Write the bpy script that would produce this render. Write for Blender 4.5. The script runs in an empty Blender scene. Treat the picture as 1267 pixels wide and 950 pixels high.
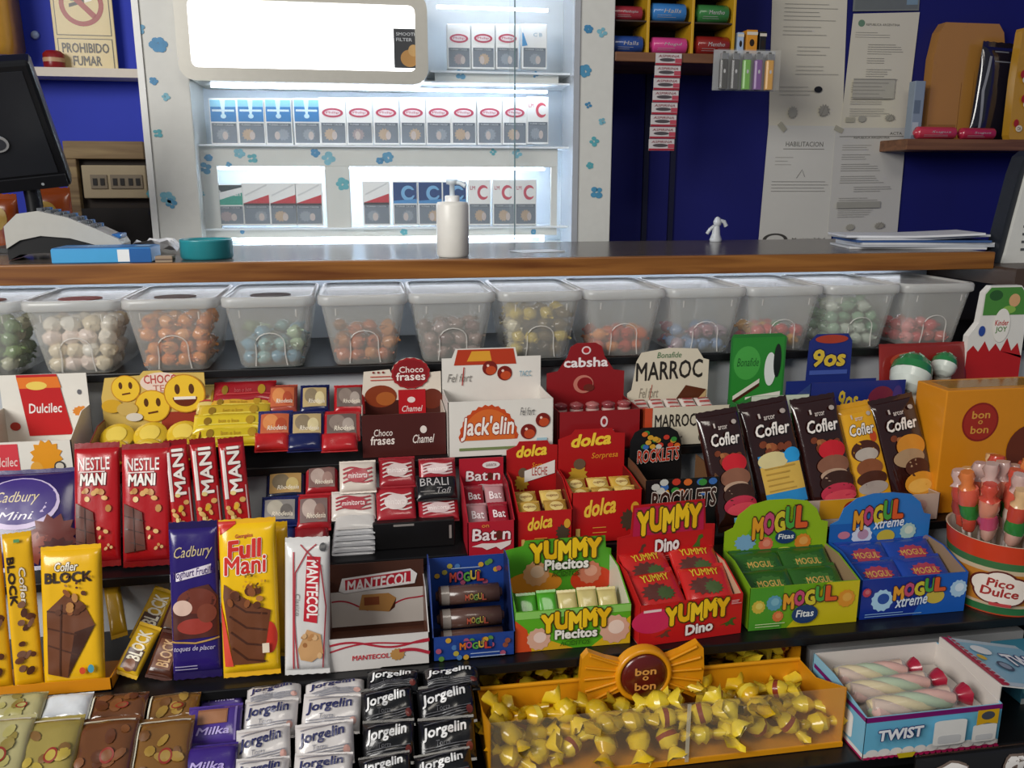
import bpy, bmesh, math, random
from mathutils import Vector, Matrix
random.seed(7)
sc = bpy.context.scene
col = sc.collection
R = math.radians

# ---------------------------------------------------------------- camera
F_PX, YAW, PITCH = 1050.0, R(9.4), R(13.1)
CAM = Vector((0, 0, 1.31))
fw = Vector((math.sin(YAW)*math.cos(PITCH), math.cos(YAW)*math.cos(PITCH), -math.sin(PITCH)))
rt = Vector((math.cos(YAW), -math.sin(YAW), 0))
up_ = rt.cross(fw)
cd = bpy.data.cameras.new('camera'); cam = bpy.data.objects.new('camera', cd); col.objects.link(cam)
cd.sensor_width = 36.0; cd.lens = F_PX/1267*36.0; cd.clip_start = .02
m = Matrix((rt, up_, -fw)).transposed().to_4x4(); m.translation = CAM
cam.matrix_world = m
sc.camera = cam

# ---------------------------------------------------------------- world, lights, exposure
w = bpy.data.worlds.new('world'); sc.world = w; w.use_nodes = True
bg = w.node_tree.nodes['Background']; bg.inputs[0].default_value = (.80, .88, 1, 1); bg.inputs[1].default_value = .10
def area(name, loc, target, sx, sy, power, colr):
    l = bpy.data.lights.new(name, 'AREA'); l.shape = 'RECTANGLE'; l.size = sx; l.size_y = sy; l.energy = power; l.color = colr
    o = bpy.data.objects.new(name, l); col.objects.link(o); o.location = loc
    o.rotation_euler = (Vector(target)-Vector(loc)).to_track_quat('-Z', 'Y').to_euler(); return o
area('street_daylight', (-1.9, -.7, 2.2), (-.1, 1.1, .9), 1.6, 1.2, 50, (1, .97, .92))
area('shop_ceiling_lamp', (.35, -.35, 2.7), (.3, 1.0, .9), 1.0, .5, 6, (1, .93, .82))
sc.view_settings.view_transform = 'Standard'; sc.view_settings.look = 'None'
sc.view_settings.gamma = 1.0; sc.view_settings.use_curve_mapping = False
sc.view_settings.exposure = 0.55

# ---------------------------------------------------------------- geometry of sight lines (pixel -> place at a known depth)
def ray(px, py): return fw*F_PX + rt*(px-633.5) - up_*(py-475)
def onz(px, py, z): d = ray(px, py); return CAM + d*((z-CAM.z)/d.z)
def ony(px, py, y): d = ray(px, py); return CAM + d*(y/d.y)
def onpl(px, py, B, n): d = ray(px, py); return CAM + d*((B-CAM).dot(n)/d.dot(n))

# ---------------------------------------------------------------- materials
_m = {}
def lin(h):
    h = h.lstrip('#'); c = [int(h[i:i+2], 16)/255 for i in (0, 2, 4)]
    return tuple(x/12.92 if x <= .04045 else ((x+.055)/1.055)**2.4 for x in c)+(1,)
def M(h, rough=.5, metal=0.0, bump=0.0, bscale=60, alpha=1.0, emit=0.0, var=.06, coat=0.0):
    k = (h, rough, metal, bump, bscale, alpha, emit, var, coat)
    if k in _m: return _m[k]
    a = bpy.data.materials.new('finish_'+h.lstrip('#')); a.use_nodes = True; nt = a.node_tree; b = nt.nodes['Principled BSDF']
    c = lin(h); b.inputs['Roughness'].default_value = rough; b.inputs['Metallic'].default_value = metal
    b.inputs['Coat Weight'].default_value = coat; b.inputs['Coat Roughness'].default_value = .12
    tc = nt.nodes.new('ShaderNodeTexCoord')
    nz = nt.nodes.new('ShaderNodeTexNoise'); nz.inputs['Scale'].default_value = bscale; nz.inputs['Detail'].default_value = 3
    nt.links.new(tc.outputs['Object'], nz.inputs['Vector'])
    if var > 0:
        mx = nt.nodes.new('ShaderNodeMix'); mx.data_type = 'RGBA'
        mx.inputs['A'].default_value = tuple(x*(1-var) for x in c[:3])+(1,); mx.inputs['B'].default_value = tuple(min(1, x*(1+var)) for x in c[:3])+(1,)
        nt.links.new(nz.outputs['Fac'], mx.inputs['Factor']); nt.links.new(mx.outputs['Result'], b.inputs['Base Color'])
    else: b.inputs['Base Color'].default_value = c
    if bump:
        bp = nt.nodes.new('ShaderNodeBump'); bp.inputs['Strength'].default_value = bump; bp.inputs['Distance'].default_value = .002
        nt.links.new(nz.outputs['Fac'], bp.inputs['Height']); nt.links.new(bp.outputs['Normal'], b.inputs['Normal'])
    if emit:
        b.inputs['Emission Color'].default_value = c; b.inputs['Emission Strength'].default_value = emit
    if alpha < 1:
        tr = nt.nodes.new('ShaderNodeBsdfTransparent'); ms = nt.nodes.new('ShaderNodeMixShader'); ms.inputs[0].default_value = alpha
        nt.links.new(tr.outputs[0], ms.inputs[1]); nt.links.new(b.outputs[0], ms.inputs[2])
        nt.links.new(ms.outputs[0], nt.nodes['Material Output'].inputs['Surface'])
    _m[k] = a; return a
def wood(h1, h2, name, rough=.45, sc_=3):
    if name in _m: return _m[name]
    a = bpy.data.materials.new(name); a.use_nodes = True; nt = a.node_tree; b = nt.nodes['Principled BSDF']
    tc = nt.nodes.new('ShaderNodeTexCoord'); mp = nt.nodes.new('ShaderNodeMapping'); mp.inputs['Scale'].default_value = (1.2, 14, 22)
    nz = nt.nodes.new('ShaderNodeTexNoise'); nz.inputs['Scale'].default_value = sc_; nz.inputs['Detail'].default_value = 6; nz.inputs['Distortion'].default_value = .6
    cr = nt.nodes.new('ShaderNodeValToRGB'); cr.color_ramp.elements[0].position = .3; cr.color_ramp.elements[1].position = .7
    cr.color_ramp.elements[0].color = lin(h1); cr.color_ramp.elements[1].color = lin(h2)
    nt.links.new(tc.outputs['Object'], mp.inputs['Vector']); nt.links.new(mp.outputs[0], nz.inputs['Vector']); nt.links.new(nz.outputs['Fac'], cr.inputs[0])
    nt.links.new(cr.outputs[0], b.inputs['Base Color']); b.inputs['Roughness'].default_value = rough
    bp = nt.nodes.new('ShaderNodeBump'); bp.inputs['Strength'].default_value = .15; nt.links.new(nz.outputs['Fac'], bp.inputs['Height']); nt.links.new(bp.outputs[0], b.inputs['Normal'])
    _m[name] = a; return a
def card(h): return M(h, .42, var=.04, coat=.15)
def foil(h): return M(h, .24, bump=.25, bscale=45, var=.08, coat=.4)
def film(h): return M(h, .13, bump=.45, bscale=40, var=.12, coat=1.0)
def ink(h): return M(h, .38, var=.05, coat=.15)
PLAST = lambda a=.4, h='e6e4dc': M(h, .22, alpha=a, var=0, coat=.3)

# ---------------------------------------------------------------- mesh helpers
class MB:
    def __init__(s): s.v = []; s.f = []; s.mi = []; s.mats = []; s.sm = []
    def slot(s, mt):
        if mt not in s.mats: s.mats.append(mt)
        return s.mats.index(mt)
    def add(s, vs, fs, mt, smooth=False):
        o = len(s.v); i = s.slot(mt); s.v += [tuple(p) for p in vs]
        for f in fs: s.f.append(tuple(o+k for k in f)); s.mi.append(i); s.sm.append(smooth)
    def box(s, x0, x1, y0, y1, z0, z1, mt, b=0.0):
        if b <= 0:
            vs = [(x, y, z) for z in (z0, z1) for y in (y0, y1) for x in (x0, x1)]
            s.add(vs, [(0, 2, 3, 1), (4, 5, 7, 6), (0, 1, 5, 4), (2, 6, 7, 3), (0, 4, 6, 2), (1, 3, 7, 5)], mt)
        else:
            bm = bmesh.new(); bmesh.ops.create_cube(bm, size=1)
            for v in bm.verts: v.co = Vector(((x0+x1)/2+v.co.x*(x1-x0), (y0+y1)/2+v.co.y*(y1-y0), (z0+z1)/2+v.co.z*(z1-z0)))
            bmesh.ops.bevel(bm, geom=list(bm.edges), offset=b, segments=2, affect='EDGES', profile=.5)
            bm.verts.index_update(); s.add([v.co for v in bm.verts], [[v.index for v in f.verts] for f in bm.faces], mt, False); bm.free()
    def prism(s, pts, fr, th, mt):
        # closed outline pts (u,v) on frame fr=(o,u,v,n); solid of thickness th going to -n
        o, u, v, n = fr; k = len(pts)
        a = [o+u*p[0]+v*p[1] for p in pts]; b = [p-n*th for p in a]
        s.add(a+b, [tuple(range(k)), tuple(range(2*k-1, k-1, -1))]+[(i, i+k, (i+1) % k+k, (i+1) % k) for i in range(k)], mt)
    def loft(s, rings, mt, cap0=True, cap1=True, smooth=True, closed=True):
        n = len(rings[0]); vs = [p for r in rings for p in r]; fs = []
        for i in range(len(rings)-1):
            for j in range(n if closed else n-1):
                a = i*n+j; b = i*n+(j+1) % n; fs.append((a, b, b+n, a+n))
        s.add(vs, fs, mt, smooth)
        if cap0: s.add(rings[0], [tuple(range(n-1, -1, -1))], mt)
        if cap1: s.add(rings[-1], [tuple(range(n))], mt)
    def lathe(s, prof, c, mt, n=20, cap0=True, cap1=True):
        s.loft([[(c[0]+r*math.cos(2*math.pi*k/n), c[1]+r*math.sin(2*math.pi*k/n), c[2]+z) for k in range(n)] for r, z in prof], mt, cap0, cap1)
    def tube(s, pts, r, mt, n=6):
        pts = [Vector(p) for p in pts]; rings = []
        for i, p in enumerate(pts):
            t = (pts[min(i+1, len(pts)-1)]-pts[max(i-1, 0)]).normalized()
            a = Vector((0, 0, 1)) if abs(t.z) < .9 else Vector((1, 0, 0))
            x = t.cross(a).normalized(); y = x.cross(t)
            rings.append([p+x*(r*math.cos(2*math.pi*k/n))+y*(r*math.sin(2*math.pi*k/n)) for k in range(n)])
        s.loft(rings, mt)
    def build(s, name, parent=None, smooth=None):
        me = bpy.data.meshes.new(name); me.from_pydata(s.v, [], s.f)
        for mt in s.mats: me.materials.append(mt)
        me.polygons.foreach_set('material_index', s.mi); me.polygons.foreach_set('use_smooth', s.sm if smooth is None else [smooth]*len(s.f))
        me.update(); o = bpy.data.objects.new(name, me); col.objects.link(o)
        if parent is not None: o.parent = parent
        return o
def tag(o, label, cat, group=None):
    o['label'] = label; o['category'] = cat
    if group: o['group'] = group
    return o
def struct(o): o['kind'] = 'structure'; return o
def empty(name, mtx):
    o = bpy.data.objects.new(name, None); o.empty_display_size = .02; col.objects.link(o); o.matrix_world = mtx; return o
def frame(B, ux, uy, n):
    mm = Matrix((ux, uy, n)).transposed().to_4x4(); mm.translation = B; return mm
def T(x, y, z, rz=0): return Matrix.Translation((x, y, z)) @ Matrix.Rotation(rz, 4, 'Z')
def copy_tree(o, parent=None):
    c = o.copy(); col.objects.link(c)
    if parent is not None: c.parent = parent
    for ch in list(o.children): copy_tree(ch, c)
    return c
def rrect(w, h, r, cx=0, cy=0, n=4):
    out = []
    for k, (sx, sy) in enumerate(((1, 1), (-1, 1), (-1, -1), (1, -1))):
        for i in range(n+1):
            a = math.pi/2*k+math.pi/2*i/n
            out.append((cx+sx*(w/2-r)+r*math.cos(a), cy+sy*(h/2-r)+r*math.sin(a)))
    return out

# ---------------------------------------------------------------- lettering
_tx = {}
def glyphs(s, bold=0.0, shear=0.0):
    k = (s, bold, shear)
    if k in _tx: return _tx[k]
    cu = bpy.data.curves.new('txt', 'FONT'); cu.body = s; cu.offset = bold; cu.shear = shear; cu.resolution_u = 2; cu.fill_mode = 'FRONT'
    ob = bpy.data.objects.new('txt', cu); me = bpy.data.meshes.new_from_object(ob)
    vs = [(v.co.x, v.co.y) for v in me.vertices]; fs = [tuple(p.vertices) for p in me.polygons]
    bpy.data.objects.remove(ob); bpy.data.curves.remove(cu); bpy.data.meshes.remove(me)
    _tx[k] = (vs, fs); return vs, fs
def refine(vs, fs, mx):
    bm = bmesh.new(); vv = [bm.verts.new((x, y, 0)) for x, y in vs]
    for f in fs:
        try: bm.faces.new([vv[k] for k in f])
        except ValueError: pass
    bmesh.ops.triangulate(bm, faces=bm.faces[:])
    for _ in range(5):
        ed = [e for e in bm.edges if e.calc_length() > mx]
        if not ed: break
        bmesh.ops.subdivide_edges(bm, edges=ed, cuts=1); bmesh.ops.triangulate(bm, faces=[f for f in bm.faces if len(f.verts) > 3])
    bm.verts.index_update(); out = [(v.co.x, v.co.y) for v in bm.verts], [tuple(v.index for v in f.verts) for f in bm.faces]; bm.free(); return out
class Face:
    """flat print on one face: u,v run 0..1 over width w and height h"""
    def __init__(s, fr, w, h, hf=None, matf=ink):
        s.o, s.u, s.v, s.n = fr; s.w, s.h, s.hf = w, h, hf; s.art = MB(); s.let = MB(); s.k = 0; s.matf = matf; s.lift = .0003
    def P(s, u, v, e): 
        x, y = u*s.w, v*s.h
        z = (s.hf(x, y) if s.hf else 0)+e
        return s.o+s.u*x+s.v*y+s.n*z
    def e(s): s.k += 1; return (.00025 if not s.hf else s.lift)+.00013*s.k
    def grid(s, pf, c, nu=1, nv=1):
        e = s.e(); vs = [s.P(*pf(i/nu, j/nv), e) for j in range(nv+1) for i in range(nu+1)]
        s.art.add(vs, [(j*(nu+1)+i, j*(nu+1)+i+1, (j+1)*(nu+1)+i+1, (j+1)*(nu+1)+i) for j in range(nv) for i in range(nu)], s.matf(c), True); return s
    def rect(s, u0, v0, u1, v1, c):
        n = 8 if s.hf else 1
        return s.grid(lambda a, b: (u0+(u1-u0)*a, v0+(v1-v0)*b), c, n, n)
    def quad(s, a, b, c_, d, c):
        n = 6 if s.hf else 1
        L = lambda p, q, t: (p[0]+(q[0]-p[0])*t, p[1]+(q[1]-p[1])*t)
        return s.grid(lambda x, y: L(L(a, b, x), L(d, c_, x), y), c, n, n)
    def poly(s, pts, c):
        e = s.e(); k = len(pts); fs = [tuple(range(k))]
        if s.hf:
            q, fs = refine([(u*s.w, v*s.h) for u, v in pts], fs, .006); pts = [(x/s.w, y/s.h) for x, y in q]
        s.art.add([s.P(u, v, e) for u, v in pts], fs, s.matf(c), bool(s.hf)); return s
    def ell(s, cu, cv, ru, rv, c, n=24, wob=0, rot=0, a0=0, a1=360):
        e = s.e(); vs = [s.P(cu, cv, e)]; nr = 3 if s.hf else 1; cr, sr = math.cos(R(rot)), math.sin(R(rot)); full = a1-a0 >= 360
        m_ = n if full else n+1
        for q in range(1, nr+1):
            for i in range(m_):
                a = R(a0)+R(a1-a0)*i/n; k = q/nr*(1+(wob*(.5 if i % 2 else -.5)))
                x, y = ru*s.w*math.cos(a)*k, rv*s.h*math.sin(a)*k
                vs.append(s.P(cu+(x*cr-y*sr)/s.w, cv+(x*sr+y*cr)/s.h, e))
        fs = []
        for i in range(m_ if full else m_-1):
            j = (i+1) % m_; fs.append((0, 1+i, 1+j))
            for q in range(nr-1): fs.append((1+q*m_+i, 1+(q+1)*m_+i, 1+(q+1)*m_+j, 1+q*m_+j))
        s.art.add(vs, fs, s.matf(c), True); return s
    def line(s, pts, wd, c):
        """stroke along (u,v) points, wd in metres"""
        e = s.e(); vs = []; fs = []
        q = [Vector((u*s.w, v*s.h)) for u, v in pts]
        if s.hf:
            q2 = [q[0]]
            for a, b in zip(q, q[1:]):
                n = max(1, int((b-a).length/.004)); q2 += [a.lerp(b, t/n) for t in range(1, n+1)]
            q = q2
        for i, p in enumerate(q):
            t = (q[min(i+1, len(q)-1)]-q[max(0, i-1)]); t = t.normalized() if t.length else Vector((1, 0)); nn = Vector((-t.y, t.x))*wd/2
            for g in (p-nn, p+nn): vs.append(s.P(g.x/s.w, g.y/s.h, e))
            if i: fs.append((2*i-2, 2*i, 2*i+1, 2*i-1))
        s.art.add(vs, fs, s.matf(c)); return s
    def wave(s, u0, v0, u1, v1, amp, per, wd, c, n=16):
        return s.line([(u0+(u1-u0)*i/n, v0+(v1-v0)*i/n+amp*math.sin(2*math.pi*per*i/n)) for i in range(n+1)], wd, c)
    def text(s, t, u0, v0, u1, v1, c, bold=.012, shear=0, ol=None, olw=.05, rot=0, skew=0, arc=0):
        """fit text into the box; rot 90 reads upward, -90 downward; skew raises the right end; arc bows it"""
        b0 = 0.0; base, fs0 = glyphs(t, 0.0, shear)
        if not base: return s
        xs = [p[0] for p in base]; ys = [p[1] for p in base]; x0, x1, y0, y1 = min(xs), max(xs), min(ys), max(ys)
        W_, H_ = max(1e-6, x1-x0), max(1e-6, y1-y0); turned = rot in (90, -90)
        sx = (u1-u0)*s.w/(H_ if turned else W_); sy = (v1-v0)*s.h/(W_ if turned else H_)
        if s.hf: base, fs0 = refine([(x*sx, y*sy) for x, y in base] if not turned else [(x*sy, y*sx) for x, y in base], fs0, .005); base = [(x/sx, y/sy) if not turned else (x/sy, y/sx) for x, y in base]
        for cc, bd in (([(ol, olw)] if ol else [])+[(c, bold)]):
            d = bd-b0; e = s.e()
            nd = 0 if d < .006 else 4 if d < .035 else 8
            shifts = [(0, 0)]+[(d*math.cos(2*math.pi*k/nd+.4), d*math.sin(2*math.pi*k/nd+.4)) for k in range(nd)]
            for q_, (dx, dy) in enumerate(shifts):
                out = []
                for x, y in base:
                    a = (x+dx-x0)/W_; b = (y+dy-y0)/H_
                    if rot == 90: a, b = 1-b, a
                    elif rot == -90: a, b = b, 1-a
                    b += skew*(a-.5)+arc*(1-(2*a-1)**2)
                    out.append(s.P(u0+(u1-u0)*a, v0+(v1-v0)*b, e+q_*.000006))
                s.let.add(out, fs0, s.matf(cc), bool(s.hf))
        return s
    def lines(s, u0, v0, u1, v1, n, c, wd=.0008):
        for i in range(n):
            v = v0+(v1-v0)*i/max(1, n-1); s.line([(u0, v), (u0+(u1-u0)*random.uniform(.6, 1), v)], wd, c)
        return s
    def done(s, parent, nm='artwork'):
        if s.art.f: s.art.build(nm, parent)
        if s.let.f: s.let.build('lettering', parent)

# ---------------------------------------------------------------- wrappers (bars, pillow packs)
def wrapper(name, mtx, w, h, t, mt, p=8, crimp=.05, crimp_mt=None, deco=None, wr=.0004, seed=0, matf=ink, sides=True):
    """foil wrapper: x right, y up the face, z out; puffed, with flat crimped ends"""
    rd = random.Random(seed); ph = [rd.uniform(0, 6) for _ in range(4)]
    def hf(x, y):
        sx = abs(x/w*2-1) if True else 0; sy = abs(y/h*2-1)/(1-2*crimp)
        g = lambda q: max(0.0, 1-min(1, q)**p)**.5
        f = g(sx)*g(sy); z = t/2*max(f, .07)
        if f > .2: z += wr*(math.sin(x*170+ph[0]+y*60)+math.sin(y*230+ph[1]-x*90)+.6*math.sin((x+y)*390+ph[2]))*f
        return z
    ux_ = [.5-.5*math.cos(math.pi*i/14) for i in range(15)]; vy = [0, crimp*.5, crimp]+[crimp+(1-2*crimp)*(.5-.5*math.cos(math.pi*i/14)) for i in range(1, 14)]+[1-crimp, 1-crimp*.5, 1]
    mb = MB(); nx = len(ux_); ny = len(vy); cm = crimp_mt or mt
    HG = [[hf(u*w, vv*h) for u in ux_] for vv in vy]
    def hfi(x, y):
        u = min(.99999, max(0, x/w)); v = min(.99999, max(0, y/h))
        i = min(nx-2, int(math.acos(1-2*u)/math.pi*14)); j = 0
        while j < ny-2 and vy[j+1] < v: j += 1
        a = min(1, max(0, (u-ux_[i])/(ux_[i+1]-ux_[i]))); b_ = min(1, max(0, (v-vy[j])/(vy[j+1]-vy[j])))
        return (HG[j][i]*(1-a)+HG[j][i+1]*a)*(1-b_)+(HG[j+1][i]*(1-a)+HG[j+1][i+1]*a)*b_
    zz = lambda u, j: (.012*(1 if ux_.index(u) % 2 else -1) if j in (0, ny-1) else 0)
    fr = [(u*w-w/2, (vv+zz(u, j)*crimp*6)*h, hf(u*w, vv*h)) for j, vv in enumerate(vy) for u in ux_]
    bk = [(x, y, -z) for x, y, z in fr]
    fs = [(j*nx+i, j*nx+i+1, (j+1)*nx+i+1, (j+1)*nx+i) for j in range(2, ny-3) for i in range(nx-1)]
    fc = [(j*nx+i, j*nx+i+1, (j+1)*nx+i+1, (j+1)*nx+i) for j in (0, 1, ny-3, ny-2) for i in range(nx-1)]
    mb.add(fr, fs, mt, True); mb.add(fr, fc, cm, True)
    mb.add(bk, [tuple(reversed(f)) for f in fs+fc], mt, True)
    o = len(mb.v); per = [i for i in range(nx)]+[j*nx+nx-1 for j in range(1, ny)]+[(ny-1)*nx+i for i in range(nx-2, -1, -1)]+[j*nx for j in range(ny-2, 0, -1)]
    mb.add([fr[k] for k in per]+[bk[k] for k in per], [(len(per)+i, len(per)+(i+1) % len(per), (i+1) % len(per), i) for i in range(len(per))], cm, True)
    ob = mb.build(name); ob.matrix_world = mtx
    if deco:
        fc_ = Face((Vector((-w/2, 0, 0)), Vector((1, 0, 0)), Vector((0, 1, 0)), Vector((0, 0, 1))), w, h, hfi, matf); fc_.lift = (.0004 if p > 5 else .0006)+wr*.6; deco(fc_); fc_.done(ob)
    return ob
_seed = [0]
def back_limit(z): return 1.180 if z > .94 else 1.083 if z > .85 else .985 if z > .77 else .99
def bar(name, label, cat, xl, xr, yb, yt, hexc, Z=None, Y=None, lean=18, rz=0, tilt=0, t=.012, p=8, crimp=.05, crimpc=None, deco=None, group=None, lift=0, wr=.0004, mf=foil, matf=ink, xb=None):
    """a wrapper leaning back on a shelf; pixel extents at mid height give its true width and height on its own plane"""
    xc = (xl+xr)/2 if xb is None else xb
    B = onz(xc, yb, Z) if Z is not None else ony(xc, yb, Y)
    ux = Vector((math.cos(R(rz)), math.sin(R(rz)), 0)); d = Vector((-math.sin(R(rz)), math.cos(R(rz)), 0))
    uy = d*math.sin(R(lean))+Vector((0, 0, 1))*math.cos(R(lean)); n = ux.cross(uy)
    ym = (yb+yt)/2
    w_ = abs((onpl(xr, ym, B, n)-onpl(xl, ym, B, n)).dot(ux)); h_ = (onpl((xl+xr)/2, yt, B, n)-B).dot(uy)
    if Z is not None and B.y+h_*math.sin(R(lean)) > back_limit(Z):
        yy = back_limit(Z)-h_*math.sin(R(lean)); B = ony(xc, yb, yy); B.z = Z
        w_ = abs((onpl(xr, ym, B, n)-onpl(xl, ym, B, n)).dot(ux)); h_ = (onpl((xl+xr)/2, yt, B, n)-B).dot(uy)
    q = Matrix.Rotation(R(-tilt), 3, n); ux, uy = q @ ux, q @ uy
    B = B+n*(t/2+lift)
    if Z is not None: B.z = max(B.z, Z+t*.5*math.sin(R(lean))+h_*crimp*.08+.001)
    _seed[0] += 1
    o = wrapper(name, frame(B, ux, uy, n), w_, h_, t, mf(hexc), p, crimp, mf(crimpc) if crimpc else None, deco, wr, _seed[0], matf)
    return tag(o, label, cat, group)

# ---------------------------------------------------------------- open display boxes with a header card
_rows = {}
def tray(name, label, cat, bl, br, ft, ht, Z, depth, colr, inner='b9a58c', hdr=None, hside=None, front=None, header=None, side_deco=None, lean=0, hw=None, group=None, sidec=None, hdrc=None, y0=None, fpts=None, clearfront=None, turn=0, row=True):
    """bl/br: pixels of the front bottom corners (on shelf height Z); ft: pixel on the front's top edge; ht: pixel on the header's top edge"""
    A, B = onz(bl[0], bl[1], Z), onz(br[0], br[1], Z)
    if y0 is not None: A, B = ony(bl[0], bl[1], y0), ony(br[0], br[1], y0); A.z = B.z = Z
    Z += .0005; A.z = B.z = Z
    if y0 is None:
        ya = min((A.y+B.y)/2, back_limit(Z)-depth-.06*math.sin(R(turn))); A, B = ony(bl[0], bl[1], ya), ony(br[0], br[1], ya); A.z = B.z = Z
    key = round(Z, 1) if Z > .93 else round(Z, 2)
    if row:                                              # neighbours on one shelf stand side by side
        left = _rows.get(key, -9)+depth*math.sin(R(turn))
        if A.x < left+.0012: A.x = left+.0012
        _rows[key] = B.x
    if turn: B = A+(B-A).length*Vector((math.cos(R(turn)), math.sin(R(turn)), 0))
    ux = Vector((B.x-A.x, B.y-A.y, 0)); wd = ux.length; ux.normalize(); dy = Vector((-ux.y, ux.x, 0)); n = -dy
    fh = (onpl(ft[0], ft[1], A, n)-A).z; hh = (onpl(ht[0], ht[1], A+dy*depth, n)-A).z
    root = empty(name, frame(A, ux, dy, Vector((0, 0, 1)))); tag(root, label, cat, group)
    X, Yv, Zv = Vector((1, 0, 0)), Vector((0, 1, 0)), Vector((0, 0, 1)); th = .0012; c = card(colr); ci = card(inner)
    hs = hside if hside else min(fh*1.5, hh)
    b = MB(); b.box(0, wd, 0, depth, 0, th, ci); b.build('bottom_panel', root)
    b = MB(); b.prism([(0, 0), (wd, 0), (wd, fh), (0, fh)] if not fpts else [(u*wd, v*fh) for u, v in fpts], (Vector((0, 0, 0)), X, Zv, -Yv), th, clearfront or c); pf_ = b.build('front_panel', root)
    for x in (0, wd-th):
        b = MB(); b.prism([(0, 0), (depth, 0), (depth, hs), (depth*.6, hs), (0, fh)], (Vector((x+th, 0, 0)), Yv, Zv, X), th, card(sidec) if sidec else c)
        # inner liner of raw board
        b.prism([(0.001, 0.001), (depth-.001, .001), (depth-.001, hs-.001), (depth*.6, hs-.001), (0.001, fh-.001)], (Vector((x+th+.0004 if x == 0 else x-.0001, 0, 0)), Yv, Zv, X), .0003, ci)
        b.build('side_panel', root)
    pts = hdr or [(0, 0), (1, 0), (1, 1), (0, 1)]
    b = MB(); b.prism([(u*wd, v*hh) for u, v in pts], (Vector((0, depth-th-.0005, 0)), X, Zv, -Yv), th, card(hdrc or colr)); ph_ = b.build('header_card', root)
    if front:
        f = Face((Vector((0, -.0001, 0)), X, Zv, -Yv), wd, fh); front(f); f.done(pf_, 'artwork')
    if header:
        f = Face((Vector((0, depth-th-.0006, 0)), X, Zv, -Yv), wd, hh); header(f); f.done(ph_, 'artwork')
    root['_w'] = wd; root['_f'] = fh; root['_h'] = hh
    return root
def inside(root, x, y, z): return root.matrix_world @ Vector((x, y, z))

# ---------------------------------------------------------------- twist-wrapped sweet (shared meshes)
_candy = {}
def candy_mesh(kind, r, c1, c2=None, ears=True, alpha=1.0, squash=.85, crumple=0.0, ear=1.0):
    k = (kind, r, c1, c2, ears, alpha, crumple, ear)
    if k in _candy: return _candy[k]
    mb = MB(); n = 10; m1 = M(c1, .25, bump=.2, bscale=90, alpha=alpha, coat=.5); m2 = M(c2 or c1, .25, bump=.2, bscale=90, coat=.5)
    prof = [(math.sin(math.pi*i/7)*r, -math.cos(math.pi*i/7)*r) for i in range(1, 7)]
    rdc = random.Random(hash((c1, c2)) % 999 if False else len(_candy)); cq = lambda: 1+crumple*rdc.uniform(-1, 1)
    rings = [[(z*cq(), q*cq()*math.cos(2*math.pi*j/n), q*cq()*squash*math.sin(2*math.pi*j/n)) for j in range(n)] for q, z in prof]
    mb.loft(rings[:3], m1, True, False); mb.loft(rings[2:4], m2, False, False); mb.loft(rings[3:], m1, False, True)
    if ears:
        for s in (-1, 1):
            fl = [[(s*r*.8, r*.22*math.cos(2*math.pi*j/n), r*.22*math.sin(2*math.pi*j/n)) for j in range(n)],
                  [(s*r*(.8+(.55+.1*(j % 2))*ear), r*ear*.7*math.cos(2*math.pi*j/n), r*ear*.3*math.sin(2*math.pi*j/n)*(1+.5*(j % 2))) for j in range(n)],
                  [(s*r*(.8+(.82+.16*(j % 3))*ear), r*ear*1.0*math.cos(2*math.pi*j/n), r*ear*.5*math.sin(2*math.pi*j/n)*(1-.5*(j % 2))) for j in range(n)]]
            mb.loft(fl, m1, True, False)
    o = mb.build(kind); me = o.data; bpy.data.objects.remove(o); _candy[k] = me; return me
def put(me, name, label, cat, group, loc, rot):
    o = bpy.data.objects.new(name, me); col.objects.link(o); o.location = loc; o.rotation_euler = rot
    return tag(o, label, cat, group)
# ================================================================ room shell
ZC = 1.203; YC = 1.28
ZT, Z1, Z2, Z3, Z4, Z5 = 1.063, .953, .858, .776, .70, .60
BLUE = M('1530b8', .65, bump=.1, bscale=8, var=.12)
def sbox(name, a, mt):
    b = MB(); b.box(*a, mt); return struct(b.build(name))
sbox('floor', (-1.6, 2.2, -1.5, 2.1, -.05, 0), M('6b625a', .6, bump=.2, bscale=12))
sbox('wall_back', (-1.6, 2.2, 2.0, 2.08, 0, 2.5), BLUE)
sbox('wall_left', (-1.36, -1.3, .9, 2.0, 0, 2.5), BLUE)
sbox('wall_right', (1.95, 2.0, .9, 2.0, 0, 2.5), BLUE)
sbox('ceiling', (-1.6, 2.2, 1.35, 2.08, 2.5, 2.55), M('8a8780', .8))
# seams of the painted boards on the right wall section
b = MB()
for px in (800, 833): 
    x = ony(px, 200, 1.985).x; b.box(x-.006, x+.006, 1.986, 2.0, .9, 1.62, M('070b30', .6))
struct(b.build('trim_1'))
sbox('wall_back_right', (ony(757, 200, 1.995).x, 2.0, 1.994, 2.0, 0, 2.5), M('050c66', .75, bump=.1, bscale=8, var=.15))  # navy panel taken darker and wider, with the right side's shade in its colour

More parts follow.
